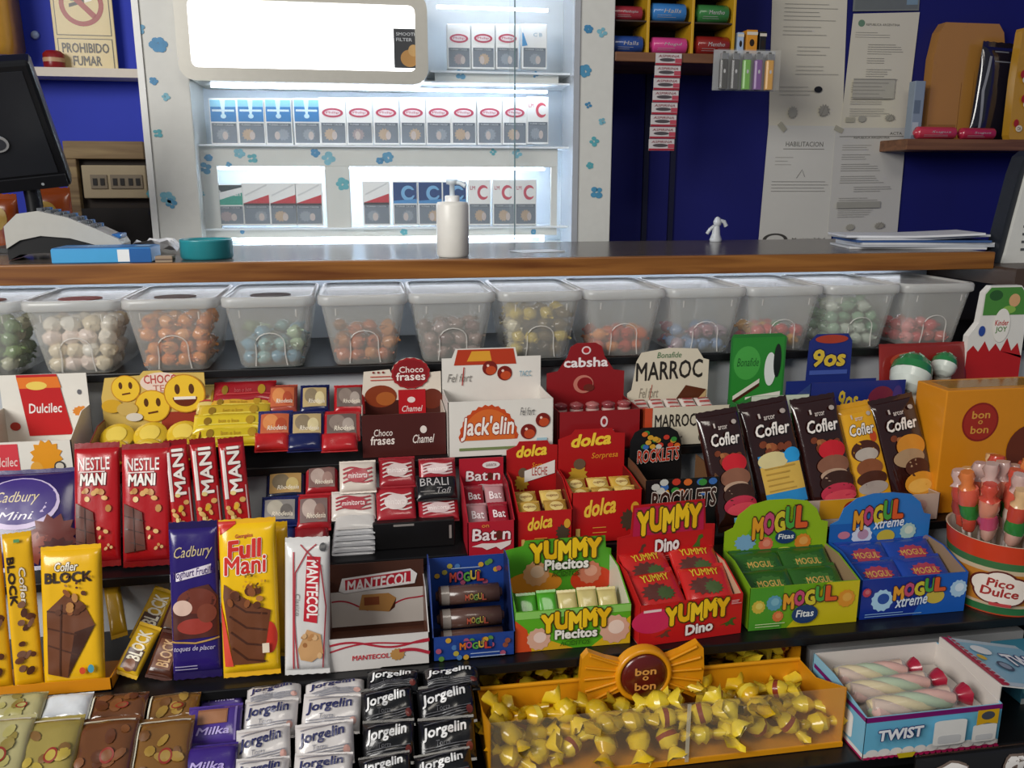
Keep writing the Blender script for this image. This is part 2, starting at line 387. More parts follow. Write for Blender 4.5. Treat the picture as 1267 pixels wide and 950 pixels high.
# ---------------------------------------------------------------- counter
WOODF = wood('643610', 'a06a30', 'varnished_wood_edge', .35)
WOODT = wood('3c3430', '6d625a', 'worn_dark_worktop', .22, 5)
cx1 = ony(1230, 314, YC).x
ct = empty('shop_counter', T(0, 1.45, 0)); tag(ct, 'long shop counter with varnished wooden front edge above the row of plastic tubs', 'counter')
b = MB(); b.box(-.95, cx1, YC-1.45+.012, .22, 1.177, ZC, WOODT, .002); b.build('worktop', ct)
b = MB(); b.box(-.95, cx1, YC-1.45-.004, YC-1.45+.012, 1.1755, ZC+.001, WOODF, .002); b.build('edge_strip', ct)
b = MB(); b.box(-.95, cx1, 0.0, .17, 0, 1.1765, M('c9d4de', .25, var=.05, coat=.3)); b.build('counter_body', ct)
b = MB(); b.box(cx1+.004, 1.75, YC-.05, 1.6, 1.15, 1.18, M('4a3a30', .4)); b.box(cx1+.02, 1.7, 1.46, 1.58, 0, 1.15, M('2a2422', .5))
tag(b.build('side_ledge'), 'dark ledge at the right end of the counter carrying the white appliance', 'shelf')

ul = empty('added_counter_light', T(.0, 1.43, 1.1712)); tag(ul, 'thin added light tube hidden under the counter behind the row of tubs', 'lamp')  # light added to brighten the space behind the tubs, kept out of sight
b = MB(); b.tube([(-.9, 0, 0), (.96, 0, 0)], .004, M('f2f6ff', .4, emit=3.2, var=0), 10); b.build('tube', ul)
b = MB(); b.box(-.92, .98, -.007, .007, .0042, .0057, M('d8d8d4', .4)); b.build('holder', ul)
# ---------------------------------------------------------------- stepped candy rack
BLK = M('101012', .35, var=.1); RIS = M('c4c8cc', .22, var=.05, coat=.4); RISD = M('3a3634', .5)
rk = empty('stepped_candy_rack', T(.2, 1.1, 0)); tag(rk, 'black stepped display rack with pale risers holding all the sweets', 'display rack')
X0, X1 = -.72, 1.22
def shelf(y0, y1, z):
    b = MB(); b.box(X0-.2, X1-.2, y0-1.1, y1-1.1, z-.012, z, BLK, .0015); b.build('shelf', rk)
def riser(y, z0, z1, mt=RIS):
    b = MB(); b.box(X0-.2, X1-.2, y-1.1, y-1.1+.004, z0, z1, mt); b.build('riser', rk)
shelf(1.197, 1.44, ZT); shelf(1.092, 1.225, Z1); shelf(.992, 1.125, Z2); shelf(.865, 1.025, Z3); shelf(.735, 1.0, Z4); shelf(.58, .86, Z5)
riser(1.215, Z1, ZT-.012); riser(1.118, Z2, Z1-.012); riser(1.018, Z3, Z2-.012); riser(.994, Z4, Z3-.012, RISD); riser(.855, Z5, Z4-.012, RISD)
for x in (X0-.006, X1):
    b = MB(); b.prism([(-.5, 0), (.335, 0), (.335, ZT), (.1, ZT), (-.5, Z5)], (Vector((x-.2+.006, 0, 0)), Vector((0, 1, 0)), Vector((0, 0, 1)), Vector((1, 0, 0))), .006, BLK); b.build('side_panel', rk)

# ---------------------------------------------------------------- cigarette cabinet
YF, YB = 1.80, 1.93
CREAM = M('d6d6d0', .35, var=.05, coat=.3); WHT = M('eef2f6', .4, var=.03); SILV = M('c9c6bc', .35, metal=.3)
cab = empty('cigarette_cabinet', T(.16, 1.85, 0)); tag(cab, 'pale lit cigarette cabinet printed with blue flowers behind the counter', 'cabinet')
O = Vector((.16, 1.85, 0))
def cbox(name, x0, x1, y0, y1, z0, z1, mt, bev=0): 
    b = MB(); b.box(x0-O.x, x1-O.x, y0-O.y, y1-O.y, z0, z1, mt, bev); return b.build(name, cab)
def XF(px, py=160, y=YF): return ony(px, py, y).x
def ZF(py, px=450, y=YF): return ony(px, py, y).z
xl0, xl1, xr0, xr1 = XF(178), XF(240), XF(708), XF(757)
ztop = 1.95
cbox('base_cupboard', xl0, xr1, YF, 1.995, 0, 1.19, CREAM)
cbox('back_panel', xl1-.02, xr0+.02, YB, 1.94, 1.19, ztop, M('dfe9f2', .45, var=.04))
cbox('stile', xl0+.012, xl1, YF-.004, 1.995, 1.19, ztop, CREAM, .002)
cbox('stile', xr0+.012, xr1, YF-.004, 1.995, 1.19, ztop, CREAM, .002)
cbox('corner_trim', xl0, xl0+.012, YF-.008, 1.995, 1.19, ztop, M('f2f2ee', .25))
cbox('corner_trim', xr0, xr0+.012, YF-.008, 1.9, 1.19, ztop, M('c8ccd2', .25, metal=.4))
cbox('top_panel', xl0, xr1, YF, 1.995, ztop, ztop+.02, CREAM)
YS = 1.84       # face of the printed fascias
def fascia(x0, x1, py0, py1):
    return cbox('fascia', XF(x0, 200, YS), XF(x1, 200, YS), YS, YS+.008, ZF(py1, 450, YS), ZF(py0, 450, YS), CREAM, .001)
fascia(232, 690, 181, 206); fascia(232, 268, 206, 284); fascia(401, 432, 206, 284); fascia(232, 690, 281, 293); fascia(540, 690, 86, 99); fascia(682, 690, 206, 284)
for py in (180, 281, 86, 99, 316):
    cbox('glass_shelf' if py != 316 else 'cabinet_floor', XF(236) if py != 86 else XF(535), xr0+.012, YS-.012, YB, ZF(py, 450, YS)-.004, ZF(py, 450, YS), M('f2f6fa', .2, var=0), .0008)
LED = M('e0eeff', .5, emit=13.0, var=0)
for py, dy, px0 in ((110, -.012, 262), (208, .012, 262), (294, .012, 262), (6, -.012, 545)):
    cbox('light_strip', XF(px0), XF(680), YS+dy, YS+dy+.008, ZF(py, 450, YS)-.003, ZF(py, 450, YS)+.002, LED)
# blue printed flowers on stiles and fascias
def flowers(pts, y, nm='flower_print'):
    b = MB(); rd = random.Random(3)
    for k, (px, py, s) in enumerate(pts):
        c = ony(px, py, y)
        hexc = ['4f93b8', '3f86b4', '78b4c6', '5aa9b4'][k % 4]
        n = rd.randint(4, 6); a0 = rd.uniform(0, 6)
        for i in range(n):
            a = a0+2*math.pi*i/n; q = s*.00145
            ctr = Vector((c.x-O.x+math.cos(a)*q*.6, y-O.y-.0006-.00008*(i % 3), c.z+math.sin(a)*q*.6)); rr = q*rd.uniform(.4, .65)
            b.add([ctr+Vector((rr*math.cos(2*math.pi*j/9), 0, rr*.8*math.sin(2*math.pi*j/9))) for j in range(9)], [tuple(range(9))], M(hexc, .4, var=.25, bscale=90))
    b.build(nm, cab)
flowers([(172, 35, 7), (196, 55, 10), (207, 245, 9), (195, 165, 6), (212, 252, 7), (190, 100, 5), (205, 120, 5), (186, 240, 5), (724, 88, 9), (728, 36, 6), (745, 40, 7), (735, 175, 7), (738, 238, 9), (728, 130, 5), (745, 150, 5), (730, 205, 5)], YF-.0045)
flowers([(254, 208, 8), (258, 195, 5), (296, 190, 7), (312, 196, 7), (283, 204, 4), (390, 189, 6), (406, 196, 9), (424, 228, 9), (480, 195, 8), (470, 199, 5), (640, 190, 7), (610, 188, 5), (570, 92, 7), (662, 92, 5), (250, 240, 4), (500, 287, 5), (660, 287, 4), (300, 287, 3)], YS)
# light-box sign with rounded metal frame
SY = 1.765
def ring(nm, px0, py0, px1, py1, y0, y1, wd, mt):
    a, c = ony(px0, py1, y0), ony(px1, py0, y0); W, H = c.x-a.x, c.z-a.z; cx, cz = (a.x+c.x)/2, (a.z+c.z)/2
    oo = rrect(W, H, .03); ii = rrect(W-2*wd, H-2*wd, .012)
    f = lambda pts, y: [(p[0]+cx-O.x, y-O.y, p[1]+cz) for p in pts]
    b = MB(); n = len(oo); rs = [f(oo, y0), f(ii, y0), f(ii, y1), f(oo, y1)]
    vs = sum(rs, []); fs = []
    for k in range(4):
        for j in range(n): fs.append((k*n+j, k*n+(j+1) % n, ((k+1) % 4)*n+(j+1) % n, ((k+1) % 4)*n+j))
    b.add(vs, fs, mt); return b.build(nm, cab)
ring('sign_frame', 222, -9, 528, 99, SY, YB, .024, SILV)
a, c = ony(236, 90, SY+.012), ony(522, 2, SY+.012)
cbox('lit_sign_panel', a.x, c.x, SY+.012, SY+.02, a.z, c.z, M('ffffff', .4, emit=2.6, var=0))
a, c = ony(488, 84, SY+.010), ony(519, 36, SY+.010)
o = cbox('sign_photo', a.x, c.x, SY+.009, SY+.0118, a.z, c.z, M('3a3c40', .4))
f = Face((Vector((a.x-O.x, SY+.009-O.y, a.z)), Vector((1, 0, 0)), Vector((0, 0, 1)), Vector((0, -1, 0))), c.x-a.x, c.z-a.z)
f.ell(.6, .25, .35, .22, 'b88a50').ell(.75, .45, .2, .15, 'c9a26a').text('SMOOTH', .1, .82, .9, .9, 'c8ccd0').text('FILTER', .1, .68, .7, .76, 'c8ccd0'); f.done(cab, 'sign_artwork')
# sliding glass doors
xg = XF(637, 160, YF-.002)
for x0, x1, y in ((xl1, xg, YF+.001), (xg-.01, xr0, YF+.006)):
    cbox('glass_door', x0, x1, y, y+.003, 1.2, ztop, M('dfeff4', .05, alpha=.05, var=0))
cbox('door_edge', xg-.0012, xg+.0012, YF-.003, YF+.001, 1.2, ztop, M('6f8488', .2))
cbox('door_edge', XF(238)-.001, XF(238)+.001, YF-.003, YF+.001, 1.2, ztop, M('7d8488', .2))
# low tray with dividers at the bottom of the cabinet
for px in range(300, 690, 34):
    x = XF(px, 300, YS); cbox('divider', x-.001, x+.001, YS, YS+.06, ZF(316, 450, YS), ZF(297, 450, YS), M('cfd8de', .3))

# ---------------------------------------------------------------- cigarette packs
def cig(kind, px0, px1, py0, py1, label, group, y=YS+.002):
    a, c = ony(px0, py1, y), ony(px1, py0, y); zb = a.z; W, H = c.x-a.x, c.z-a.z
    rt_ = empty('cigarette_pack', T(a.x, y, zb)); tag(rt_, label, 'cigarettes', group)
    b = MB(); b.box(0, W, 0, .022, 0, H, card('f4f4f2'), .001); b.build('carton', rt_)
    f = Face((Vector((0, 0, 0)), Vector((1, 0, 0)), Vector((0, 0, 1)), Vector((0, -1, 0))), W, H)
    if kind == 'blue': f.rect(.04, .5, .96, .97, '2f7fc0').rect(.04, .82, .96, .97, '8fd0ea').line([(.1, .74), (.9, .74)], .004, 'd8f0fa').quad((.4, .97), (.6, .97), (.53, .6), (.47, .6), 'd8f0fa').ell(.5, .62, .1, .05, 'c8ecfa')
    elif kind == 'red': f.ell(.5, .68, .4, .1, 'c2405c').ell(.5, .68, .3, .06, 'f0e4e8').text('Philip', .25, .65, .75, .71, 'c2405c')
    elif kind == 'diag': f.quad((.04, .5), (.96, .5), (.96, .72), (.04, .52), 'c8303c').quad((.96, .72), (.04, .52), (.04, .5), (.04, .5), 'c8303c').line([(.1, .7), (.9, .95)], .003, 'd8d8d8').rect(.04, .46, .96, .52, '3c3034')
    elif kind == 'green': f.quad((.04, .5), (.96, .5), (.96, .8), (.04, .6), '3aa08c').quad((.04, .78), (.96, .93), (.96, .98), (.04, .98), '3c4448').text('Parisien', .08, .72, .9, .86, 'f0f0f0', .02)
    elif kind == 'cblue': f.rect(.03, .5, .97, .97, '123a78').ell(.62, .73, .28, .17, '7ab4e0').ell(.66, .73, .18, .1, '123a78').quad((.03, .5), (.97, .5), (.97, .6), (.03, .56), '4a90cc').rect(.8, .68, .97, .8, '123a78')
    elif kind == 'cred': f.ell(.66, .72, .26, .16, 'cc4a5c').ell(.72, .72, .2, .1, 'f4f4f2').rect(.86, .62, .98, .82, 'f4f4f2').text('LM', .08, .78, .3, .86, 'c06070')
    elif kind == 'drop': f.quad((.0, .5), (.22, .52), (.04, .8), (.0, .8), '4a9ad4').text('C B', .45, .72, .8, .8, '9ab8cc')
    f.rect(.05, .04, .95, .47, '7d8590').rect(.1, .4, .9, .46, '5c646e')
    rd = random.Random(px0); f.ell(rd.uniform(.35, .65), .22, .22, .12, rd.choice(['a89a9c', 'c0a890', '98a0aa']), wob=.3).ell(rd.uniform(.4, .7), .2, .1, .09, 'c9bcb8')
    f.text('FUMAR CAUSA', .14, .41, .86, .45, 'd8dce0', 0); f.done(rt_)
ORD = ['first', 'second', 'third', 'fourth', 'fifth', 'sixth', 'seventh', 'eighth', 'ninth', 'tenth', 'eleventh', 'twelfth']
for k, x in enumerate((262, 296, 330, 365)): cig('blue', x, x+30, 122, 179, ORD[k]+' blue-topped cigarette pack at the left of the long middle cabinet row', 'blue cigarette packs')
for k, x in enumerate((397, 430, 463, 496, 528, 559, 591, 622)): cig('red', x, x+30, 121, 179, ORD[k]+' white cigarette pack with pink oval badge along the long middle cabinet row', 'pink oval cigarette packs, middle row')
cig('cred', 652, 679, 120, 178, 'white cigarette pack with red letter C at the right end of the middle cabinet row', 'single red C pack')
for k, x in enumerate((554, 584, 614)): cig('red', x, x+28, 30, 85, ORD[k]+' white cigarette pack with pink oval badge in the topmost cabinet row', 'pink oval cigarette packs, top row')
cig('drop', 646, 677, 30, 85, 'white cigarette pack with blue drop mark at the right end of the top row', 'single blue drop pack')
cig('green', 269, 300, 228, 279, 'green and black cigarette pack in the lower left cabinet compartment', 'single green pack')
for k, x in enumerate((302, 335, 367)): cig('diag', x, x+31, 226, 279, ORD[k]+' white cigarette pack with red diagonal in the lower left compartment', 'red diagonal cigarette packs')
cig('diag', 450, 482, 224, 279, 'white cigarette pack with red diagonal beside the dark blue packs, lower right compartment', 'single red diagonal pack')
for k, x in enumerate((487, 518, 548)): cig('cblue', x, x+29, 224, 279, ORD[k]+' dark blue cigarette pack with pale blue letter C in lower right compartment', 'dark blue cigarette packs')
for k, x in enumerate((580, 610, 637)): cig('cred', x, x+27, 222, 279, ORD[k]+' white cigarette pack with red letter C in the lower right compartment', 'red C cigarette packs')

# ================================================================ things on the left behind the counter
# no-smoking sign on the blue wall
YW = 1.975
A = ony(72, 92, YW); wS = ony(147, 90, YW).x-A.x; hS = ony(100, -55, YW).z-A.z
b = MB(); b.box(0, wS, 0, .004, 0, hS, card('d8c48c'), .001); sg = b.build('no_smoking_sign'); sg.location = (A.x, YW, A.z); tag(sg, 'cream and red no smoking sign on the blue wall', 'sign')
f = Face((Vector((0, 0, 0)), Vector((1, 0, 0)), Vector((0, 0, 1)), Vector((0, -1, 0))), wS, hS)
f.rect(.05, .335, .95, .97, '3a3424').rect(.065, .342, .935, .963, 'd8c48c').rect(.05, .045, .95, .31, '3a3424').rect(.065, .052, .935, .303, 'd8c48c')
k = wS/hS
f.ell(.5, .60, .36, .36*k, '9a1008', 36).ell(.5, .60, .28, .28*k, 'd8c48c', 36).quad((.3, .57), (.55, .61), (.55, .64), (.3, .60), '201c18').quad((.56, .61), (.68, .63), (.68, .66), (.56, .64), 'f0ece0').ell(.36, .66, .06, .04, '8a8470').line([(.3, .60+.2*k), (.7, .60-.2*k)], .011, '9a1008')
f.text('PROHIBIDO', .12, .19, .88, .27, '2a241c', .02).text('FUMAR', .28, .08, .74, .16, '2a241c', .02); f.done(sg)
# pale ledge under the sign + red can
A, B_ = ony(58, 90, 1.93), ony(172, 90, 1.93)
b = MB(); b.box(A.x-.3, B_.x, 1.93, 2.0, ony(110, 95, 1.93).z, ony(110, 84, 1.93).z, M('d9cfc0', .5)); tag(b.build('wall_ledge'), 'narrow cream ledge on the blue wall below the no smoking sign', 'shelf')
c = ony(58, 99, 1.9); b = MB()
b.lathe([(.0, 0), (.019, .0), (.02, .003), (.02, .028), (.014, .034), (0, .034)], (0, 0, 0), M('8e1c20', .3)); b.lathe([(.0205, .012), (.0205, .02)], (0, 0, 0), M('c8a07a', .4), cap0=False, cap1=False)
o = b.build('red_tin'); o.location = (c.x, 1.955, ony(110, 84, 1.93).z); tag(o, 'small round red tin on the ledge beside the monitor', 'tin')
for px in (18, 43):
    c = ony(px, 43, 1.995); b = MB(); b.lathe([(0, 0), (.009, 0), (.007, .006), (0, .006)], (0, 0, 0), M('9fb4e0', .3)); o = b.build('wall_stud'); o.location = (c.x, 1.999, c.z); o.rotation_euler = (R(90), 0, 0); tag(o, ('left' if px < 30 else 'right')+' small pale round stud on the blue wall by the sign', 'stud', 'wall studs')
A = ony(-30, 62, 1.9); B_ = ony(9, 62, 1.9); b = MB()
b.loft([[(x*.5*(B_.x-A.x)*s, y*.05*s, z) for x, y in ((-1, -1), (1, -1), (1, 1), (-1, 1))] for z, s in ((0, .8), (.02, 1), (.12, .95), (.2, .9), (.22, .6))], foil('d9a03a'))
o = b.build('snack_bag'); o.location = ((A.x+B_.x)/2, 1.95, A.z-.005); tag(o, 'golden snack bag at the far left edge above the monitor', 'snack bag')
f = Face((Vector((-.02, -.052, .02)), Vector((1, 0, 0)), Vector((0, 0, 1)), Vector((0, -1, 0))), .045, .16); f.ell(.6, .6, .3, .12, 'e8e0d0').ell(.6, .3, .25, .08, 'a04020'); f.done(o)
# wooden box with sockets
Yb = 1.93; A = ony(92, 330, Yb); zb_, zt_ = 1.13, ony(130, 176, Yb).z; xa, xb = ony(92, 220, Yb).x, ony(188, 220, Yb).x
wb = empty('socket_box', T(xa, 1.88, 0)); tag(wb, 'weathered wooden wall box with electrical sockets left of the cabinet', 'electrical box')
WB = wood('6a5238', 'a08a62', 'weathered_wood', .7)
W = xb-xa; z1 = zt_; z2 = ony(130, 205, Yb).z; z3 = ony(130, 245, Yb).z
b = MB(); b.box(0, W, .02, .12, .9, z1, M('2a2018', .7)); b.build('backing', wb)
b = MB(); b.box(0, W, 0, .02, z2+.012, z1, WB, .002); b.build('top_rail', wb)
b = MB(); b.box(0, .022, 0, .02, .9, z2+.012, WB, .002); b.build('side_rail', wb)
b = MB(); b.box(.03, W, .0, .018, z3, z2, M('a8987a', .6), .002); b.build('socket_plate', wb)
for i, u in enumerate((.062, .1, .13)):
    b = MB(); zc = (z2+z3)/2
    b.box(u-.016, u+.016, -.003, 0, zc-.014, zc+.014, M('7d705c', .5), .001)
    for dx in (-.007, .007): b.box(u+dx-.004, u+dx+.004, -.0045, -.003, zc-.007, zc+.007, M('17130f', .6))
    b.build('socket', wb)
b = MB(); b.box(.022, W, 0.001, .02, .9, z3-.02, M('1a1512', .7)); b.build('lower_panel', wb)
# orange bags behind the monitor
for i, (p0, p1, t_, bt) in enumerate(((-12, 26, 240, 268), (40, 92, 232, 262))):
    A, B_ = ony(p0, bt+60, 1.72), ony(p1, bt+60, 1.72); zt = ony(p0, t_, 1.72).z; W = B_.x-A.x; H = zt-ZC+.06
    o = wrapper('snack_packet', frame(Vector(((A.x+B_.x)/2, 1.74, 1.12)), Vector((1, 0, 0)), Vector((0, 0, 1)), Vector((0, -1, 0))), W, zt-1.12, .03, foil('b8541e'), p=3, deco=lambda f: f.ell(.4, .75, .3, .12, 'e0b040').ell(.7, .6, .2, .1, 'a02818'))
    tag(o, ['orange snack packet at the left edge behind the card terminal', 'orange and yellow snack packet under the tilted monitor'][i], 'snack packet')
b = MB(); b.box(-1.2, ony(165, 250, 1.72).x, 1.665, 1.78, 1.1, 1.119, M('4a3c30', .6)); b.box(-1.2, ony(165, 250, 1.72).x, 1.75, 1.78, 0, 1.1, M('4a3c30', .6)); tag(b.build('rear_ledge'), 'dark low ledge behind the left end of the counter', 'shelf')
# tilted till monitor
BRp, TRp = ony(90, 230, 1.56), ony(36, 76, 1.43)
uy = (TRp-BRp); hM = uy.length; uy.normalize(); ux = Vector((math.cos(R(-14)), math.sin(R(14)), 0)); ux = (ux-uy*ux.dot(uy)).normalized(); n = ux.cross(uy); wM = .30
mo = empty('till_monitor', frame(BRp-ux*wM, ux, uy, n)); tag(mo, 'black till monitor tilted on its stand at the left end of the counter', 'monitor')
b = MB(); b.box(0, wM, 0, hM, -.03, 0, M('16171a', .35), .006); b.build('housing', mo)
b = MB(); b.box(.014, wM-.014, .03, hM-.014, 0, .0012, M('2c2e33', .3)); b.build('back_cover', mo)
b = MB(); b.box(.01, wM-.005, .002, .026, 0, .003, M('1d1e22', .3), .001); b.build('lower_bezel', mo)
f = Face((Vector((0, 0, .0031)), Vector((1, 0, 0)), Vector((0, 1, 0)), Vector((0, 0, 1))), wM, hM)
f.ell(.72, .42, .055, .07, 'a8a8a8').ell(.72, .415, .042, .05, '404248').ell(.86, .055, .008, .012, 'b8bcc0'); f.done(mo, 'badge')
mi = mo.matrix_world.inverted(); c0 = ony(38, 240, 1.56)
b = MB(); b.tube([mi @ Vector((c0.x, 1.56, c0.z+.03)), mi @ Vector((c0.x, 1.57, c0.z-.01)), mi @ Vector((c0.x, 1.575, ZC+.006))], .013, M('101114', .4), 10); b.build('stand', mo)
b = MB(); cc = [mi @ (Vector((c0.x+x*.07, 1.575+y*.05, ZC+z))) for z in (.0005, .008) for x, y in ((-1, -1), (1, -1), (1, 1), (-1, 1))]; b.add(cc, [(3, 2, 1, 0), (4, 5, 6, 7), (0, 1, 5, 4), (1, 2, 6, 5), (2, 3, 7, 6), (3, 0, 4, 7)], M('101114', .4)); b.build('foot', mo)
# card terminal: wedge lying with its keypad uphill to the left
tm = empty('card_terminal', T(ony(10, 322, 1.36).x, 1.36, ZC, R(6))); tag(tm, 'silver and black card payment terminal lying left of the blue box', 'card terminal')
L = ony(150, 300, 1.36).x-ony(10, 300, 1.36).x
prof_top = [(0, .05), (.12, .068), (.3, .072), (.55, .062), (.8, .044), (.97, .03), (1, .022)]; prof_bot = [(0, .018), (.1, .03), (.3, .036), (.55, .032), (.8, .02), (.97, .013), (1, .013)]
def wedge(nm, top, bot, y0, y1, mt):
    b = MB(); rs = [[(u*L, y0, zb_), (u*L, y1, zb_), (u*L, y1, zt_), (u*L, y0, zt_)] for (u, zt_), (_, zb_) in zip(top, bot)]
    b.loft(rs, mt, smooth=False); return b.build(nm, tm)
wedge('silver_body', prof_top, prof_bot, 0, .085, M('c8c6be', .3, metal=.2))
wedge('black_base', prof_bot, [(u, .0005 if u < .08 else max(.002, z*.3)) for u, z in prof_bot], .004, .081, M('141416', .4))
def zt_at(u):
    for (a, za), (b_, zb2) in zip(prof_top, prof_top[1:]):
        if a <= u <= b_: return za+(zb2-za)*(u-a)/(b_-a)
for i in range(7):
    for j in range(4):
        u = .3+i*.075; b = MB(); z = zt_at(u); b.box(u*L-.004, u*L+.004, .012+j*.018, .024+j*.018, z-.004, z+.004, M('55585c', .4) if j != 3 else M('3a6ea8', .4), .001); b.build('key', tm)
b = MB(); b.box(.9*L, .985*L, .015, .07, .03, .0365, M('2f6fb4', .25), .001); b.build('screen', tm)
# blue flat box
A, B_ = ony(66, 325, 1.30), ony(188, 325, 1.30); A.z = ZC
bx_ = empty('blue_box', T(A.x, 1.295, ZC, R(2))); tag(bx_, 'flat blue cardboard box on the counter in front of the card terminal', 'box')
W = B_.x-A.x
b = MB(); b.box(0, W, 0, .07, .0005, .022, card('2f86c8'), .002); b.build('carton', bx_)
f = Face((Vector((0, 0, 0)), Vector((1, 0, 0)), Vector((0, 0, 1)), Vector((0, -1, 0))), W, .022); f.rect(.0, .08, .78, .92, '46a4dc').rect(.66, .1, .78, .88, 'eef2f4').rect(.78, .05, 1, .95, '1f5fa4'); f.done(bx_, 'front_artwork')
f = Face((Vector((0, 0, .022)), Vector((1, 0, 0)), Vector((0, 1, 0)), Vector((0, 0, 1))), W, .07); f.rect(.02, .05, .98, .95, '2a78bc').rect(.8, .3, .95, .7, '9cc4e4').text('USB', .3, .4, .5, .7, '8cc4ec'); f.done(bx_, 'top_artwork')
# crumpled receipts
rd = random.Random(5); c = ony(170, 306, 1.46)
b = MB(); n = 7; vs = []
for j in range(n):
    for i in range(n): vs.append(((i/(n-1)-.5)*.075, (j/(n-1)-.5)*.06, .004+rd.uniform(0, .02)*(1 if 0 < i < n-1 else .3)))
b.add(vs, [(j*n+i, j*n+i+1, (j+1)*n+i+1, (j+1)*n+i) for j in range(n-1) for i in range(n-1)], M('e8e8ea', .6)); b.add([(x, y, z-.0006) for x, y, z in vs], [(j*n+i, (j+1)*n+i, (j+1)*n+i+1, j*n+i+1) for j in range(n-1) for i in range(n-1)], M('e8e8ea', .6))
o = b.build('crumpled_receipts'); o.location = (c.x+.02, 1.50, ZC); tag(o, 'crumpled white receipts behind the flat blue box', 'paper')
c = ony(204, 325, 1.30); b = MB(); b.box(-.012, .012, -.01, .01, 0, .009, wood('8a7460', 'b8a890', 'pale_wood', .6), .001); b.box(-.012, .012, -.0102, .01, .003, .005, M('5c4c40', .6)); o = b.build('wood_block'); o.location = (c.x, 1.305, ZC+.0005); tag(o, 'tiny wooden block on the counter between blue box and teal bowl', 'block')
# teal bowl
c = ony(257, 322, 1.36); b = MB(); TE = M('2f8f98', .3)
def oval(rx, ry, z, n=28): return [(rx*math.cos(2*math.pi*k/n), ry*math.sin(2*math.pi*k/n), z) for k in range(n)]
rx = (ony(290, 310, 1.36).x-ony(225, 310, 1.36).x)/2
b.loft([oval(rx*.94, .034, .0005), oval(rx, .038, .004), oval(rx, .039, .027), oval(rx*1.01, .04, .029), oval(rx*.97, .037, .030), oval(rx*.93, .034, .026), oval(rx*.9, .032, .005), oval(.001, .001, .004)], TE)
o = b.build('teal_bowl'); o.location = (c.x, 1.36, ZC); tag(o, 'small oval teal plastic bowl on the counter', 'bowl')
# white pump bottle
c = ony(561, 317, 1.33); s = 1; rB = (ony(581, 280, 1.33).x-ony(541, 280, 1.33).x)/2; hB = ony(561, 250, 1.33).z-ZC; hT = ony(561, 222, 1.33).z-ZC
pb = empty('pump_bottle', T(c.x, 1.335, ZC)); tag(pb, 'white cylindrical pump bottle standing on the counter', 'bottle')
b = MB(); b.lathe([(rB*.9, .0005), (rB, .004), (rB, hB*.94), (rB*.92, hB), (rB*.4, hB+.001)], (0, 0, 0), M('e9e7e0', .35), 28); b.build('body', pb)
b = MB(); b.lathe([(rB*.45, hB), (rB*.45, hB+.009), (rB*.38, hB+.01)], (0, 0, 0), M('f0f0ee', .3), 18); b.build('collar', pb)
b = MB(); b.lathe([(.004, hB+.009), (.004, hT-.008), (.009, hT-.007), (.009, hT), (.001, hT)], (0, 0, 0), M('e4eef4', .2, alpha=.75), 14); b.tube([(0, 0, hT-.004), (.012, -.006, hT-.005), (.02, -.01, hT-.01)], .0035, M('e4eef4', .2, alpha=.75)); b.build('pump_head', pb)
# loose receipt on the counter right of the bottle
c = ony(665, 316, 1.42); b = MB(); b.box(-.04, .04, -.025, .025, .0004, .0012, M('e8ecf0', .5)); o = b.build('receipt'); o.location = (c.x, 1.42, ZC); o.rotation_euler = (0, 0, .3); tag(o, 'flat white slip of paper on the counter right of the pump bottle', 'paper')

# ================================================================ right-hand wall
YR = 1.80
xs0, xs1 = xr1+.003, ony(951, 70, YR).x; zs1, zs0 = ony(820, 65, YR).z, ony(820, 77, YR).z
WS = wood('5c3a26', '8a5e40', 'brown_shelf_wood', .5)
b = MB(); b.box(xs0, xs1, YR, 1.998, zs0, zs1, WS, .002); tag(b.build('wall_shelf'), 'brown wooden wall shelf carrying the rolls of sweets', 'shelf')
# yellow divided roll rack
rr = empty('roll_rack', T(xs0+.004, YR+.01, zs1)); tag(rr, 'rack with yellow dividers holding rolls of sweets', 'rack')
xd = [ony(px, 40, YR+.01).x-xs0-.004 for px in (802, 857, 908)]
zl = [ony(830, py, YR+.02).z-zs1 for py in (27, -12)]
for x in xd:
    b = MB(); b.box(x-.003, x+.003, 0, .1, .0005, .2, M('c89a20', .45), .001); b.build('divider', rr)
for z in zl:
    b = MB(); b.box(0, xd[-1], .004, .1, z-.003, z, M('3a2a20', .5)); b.build('tier', rr)
b = MB(); b.box(0, xd[-1], .1, .104, .0005, .2, M('1c1418', .6)); b.build('rack_back', rr)
def roll(px0, px1, py0, py1, hexc, lab, txt, y=YR+.012, cat='sweet roll', name='sweet_roll', zb=None, tc='b8b4b4'):
    a, c = ony(px0, py1, y), ony(px1, py0, y); r = (c.z-a.z)/2; L_ = c.x-a.x; z0 = a.z+r if zb is None else zb+r+.0004
    b = MB(); n = 14; mt = foil(hexc)
    st = [(-.5, .35), (-.46, .55), (-.44, .95), (-.42, 1), (0, 1), (.42, 1), (.44, .95), (.46, .55), (.5, .35)]
    b.loft([[(u*L_, r*k*math.cos(2*math.pi*j/n), r*k*math.sin(2*math.pi*j/n)) for j in range(n)] for u, k in st], mt)
    o = b.build(name); o.location = ((a.x+c.x)/2, y+r, z0)
    Rr = r
    f = Face((Vector((-L_*.42, 0, -r)), Vector((1, 0, 0)), Vector((0, 0, 1)), Vector((0, -1, 0))), L_*.84, 2*r, lambda x, yy: math.sqrt(max(1e-9, Rr*Rr-(yy-Rr)**2)))
    f.text(txt, .3, .42, .85, .64, tc, 0, .2); f.lines(.1, .2, .8, .3, 2, tc, .0006); f.done(o)
    return tag(o, lab, cat)
zu = zs1+zl[0]; 
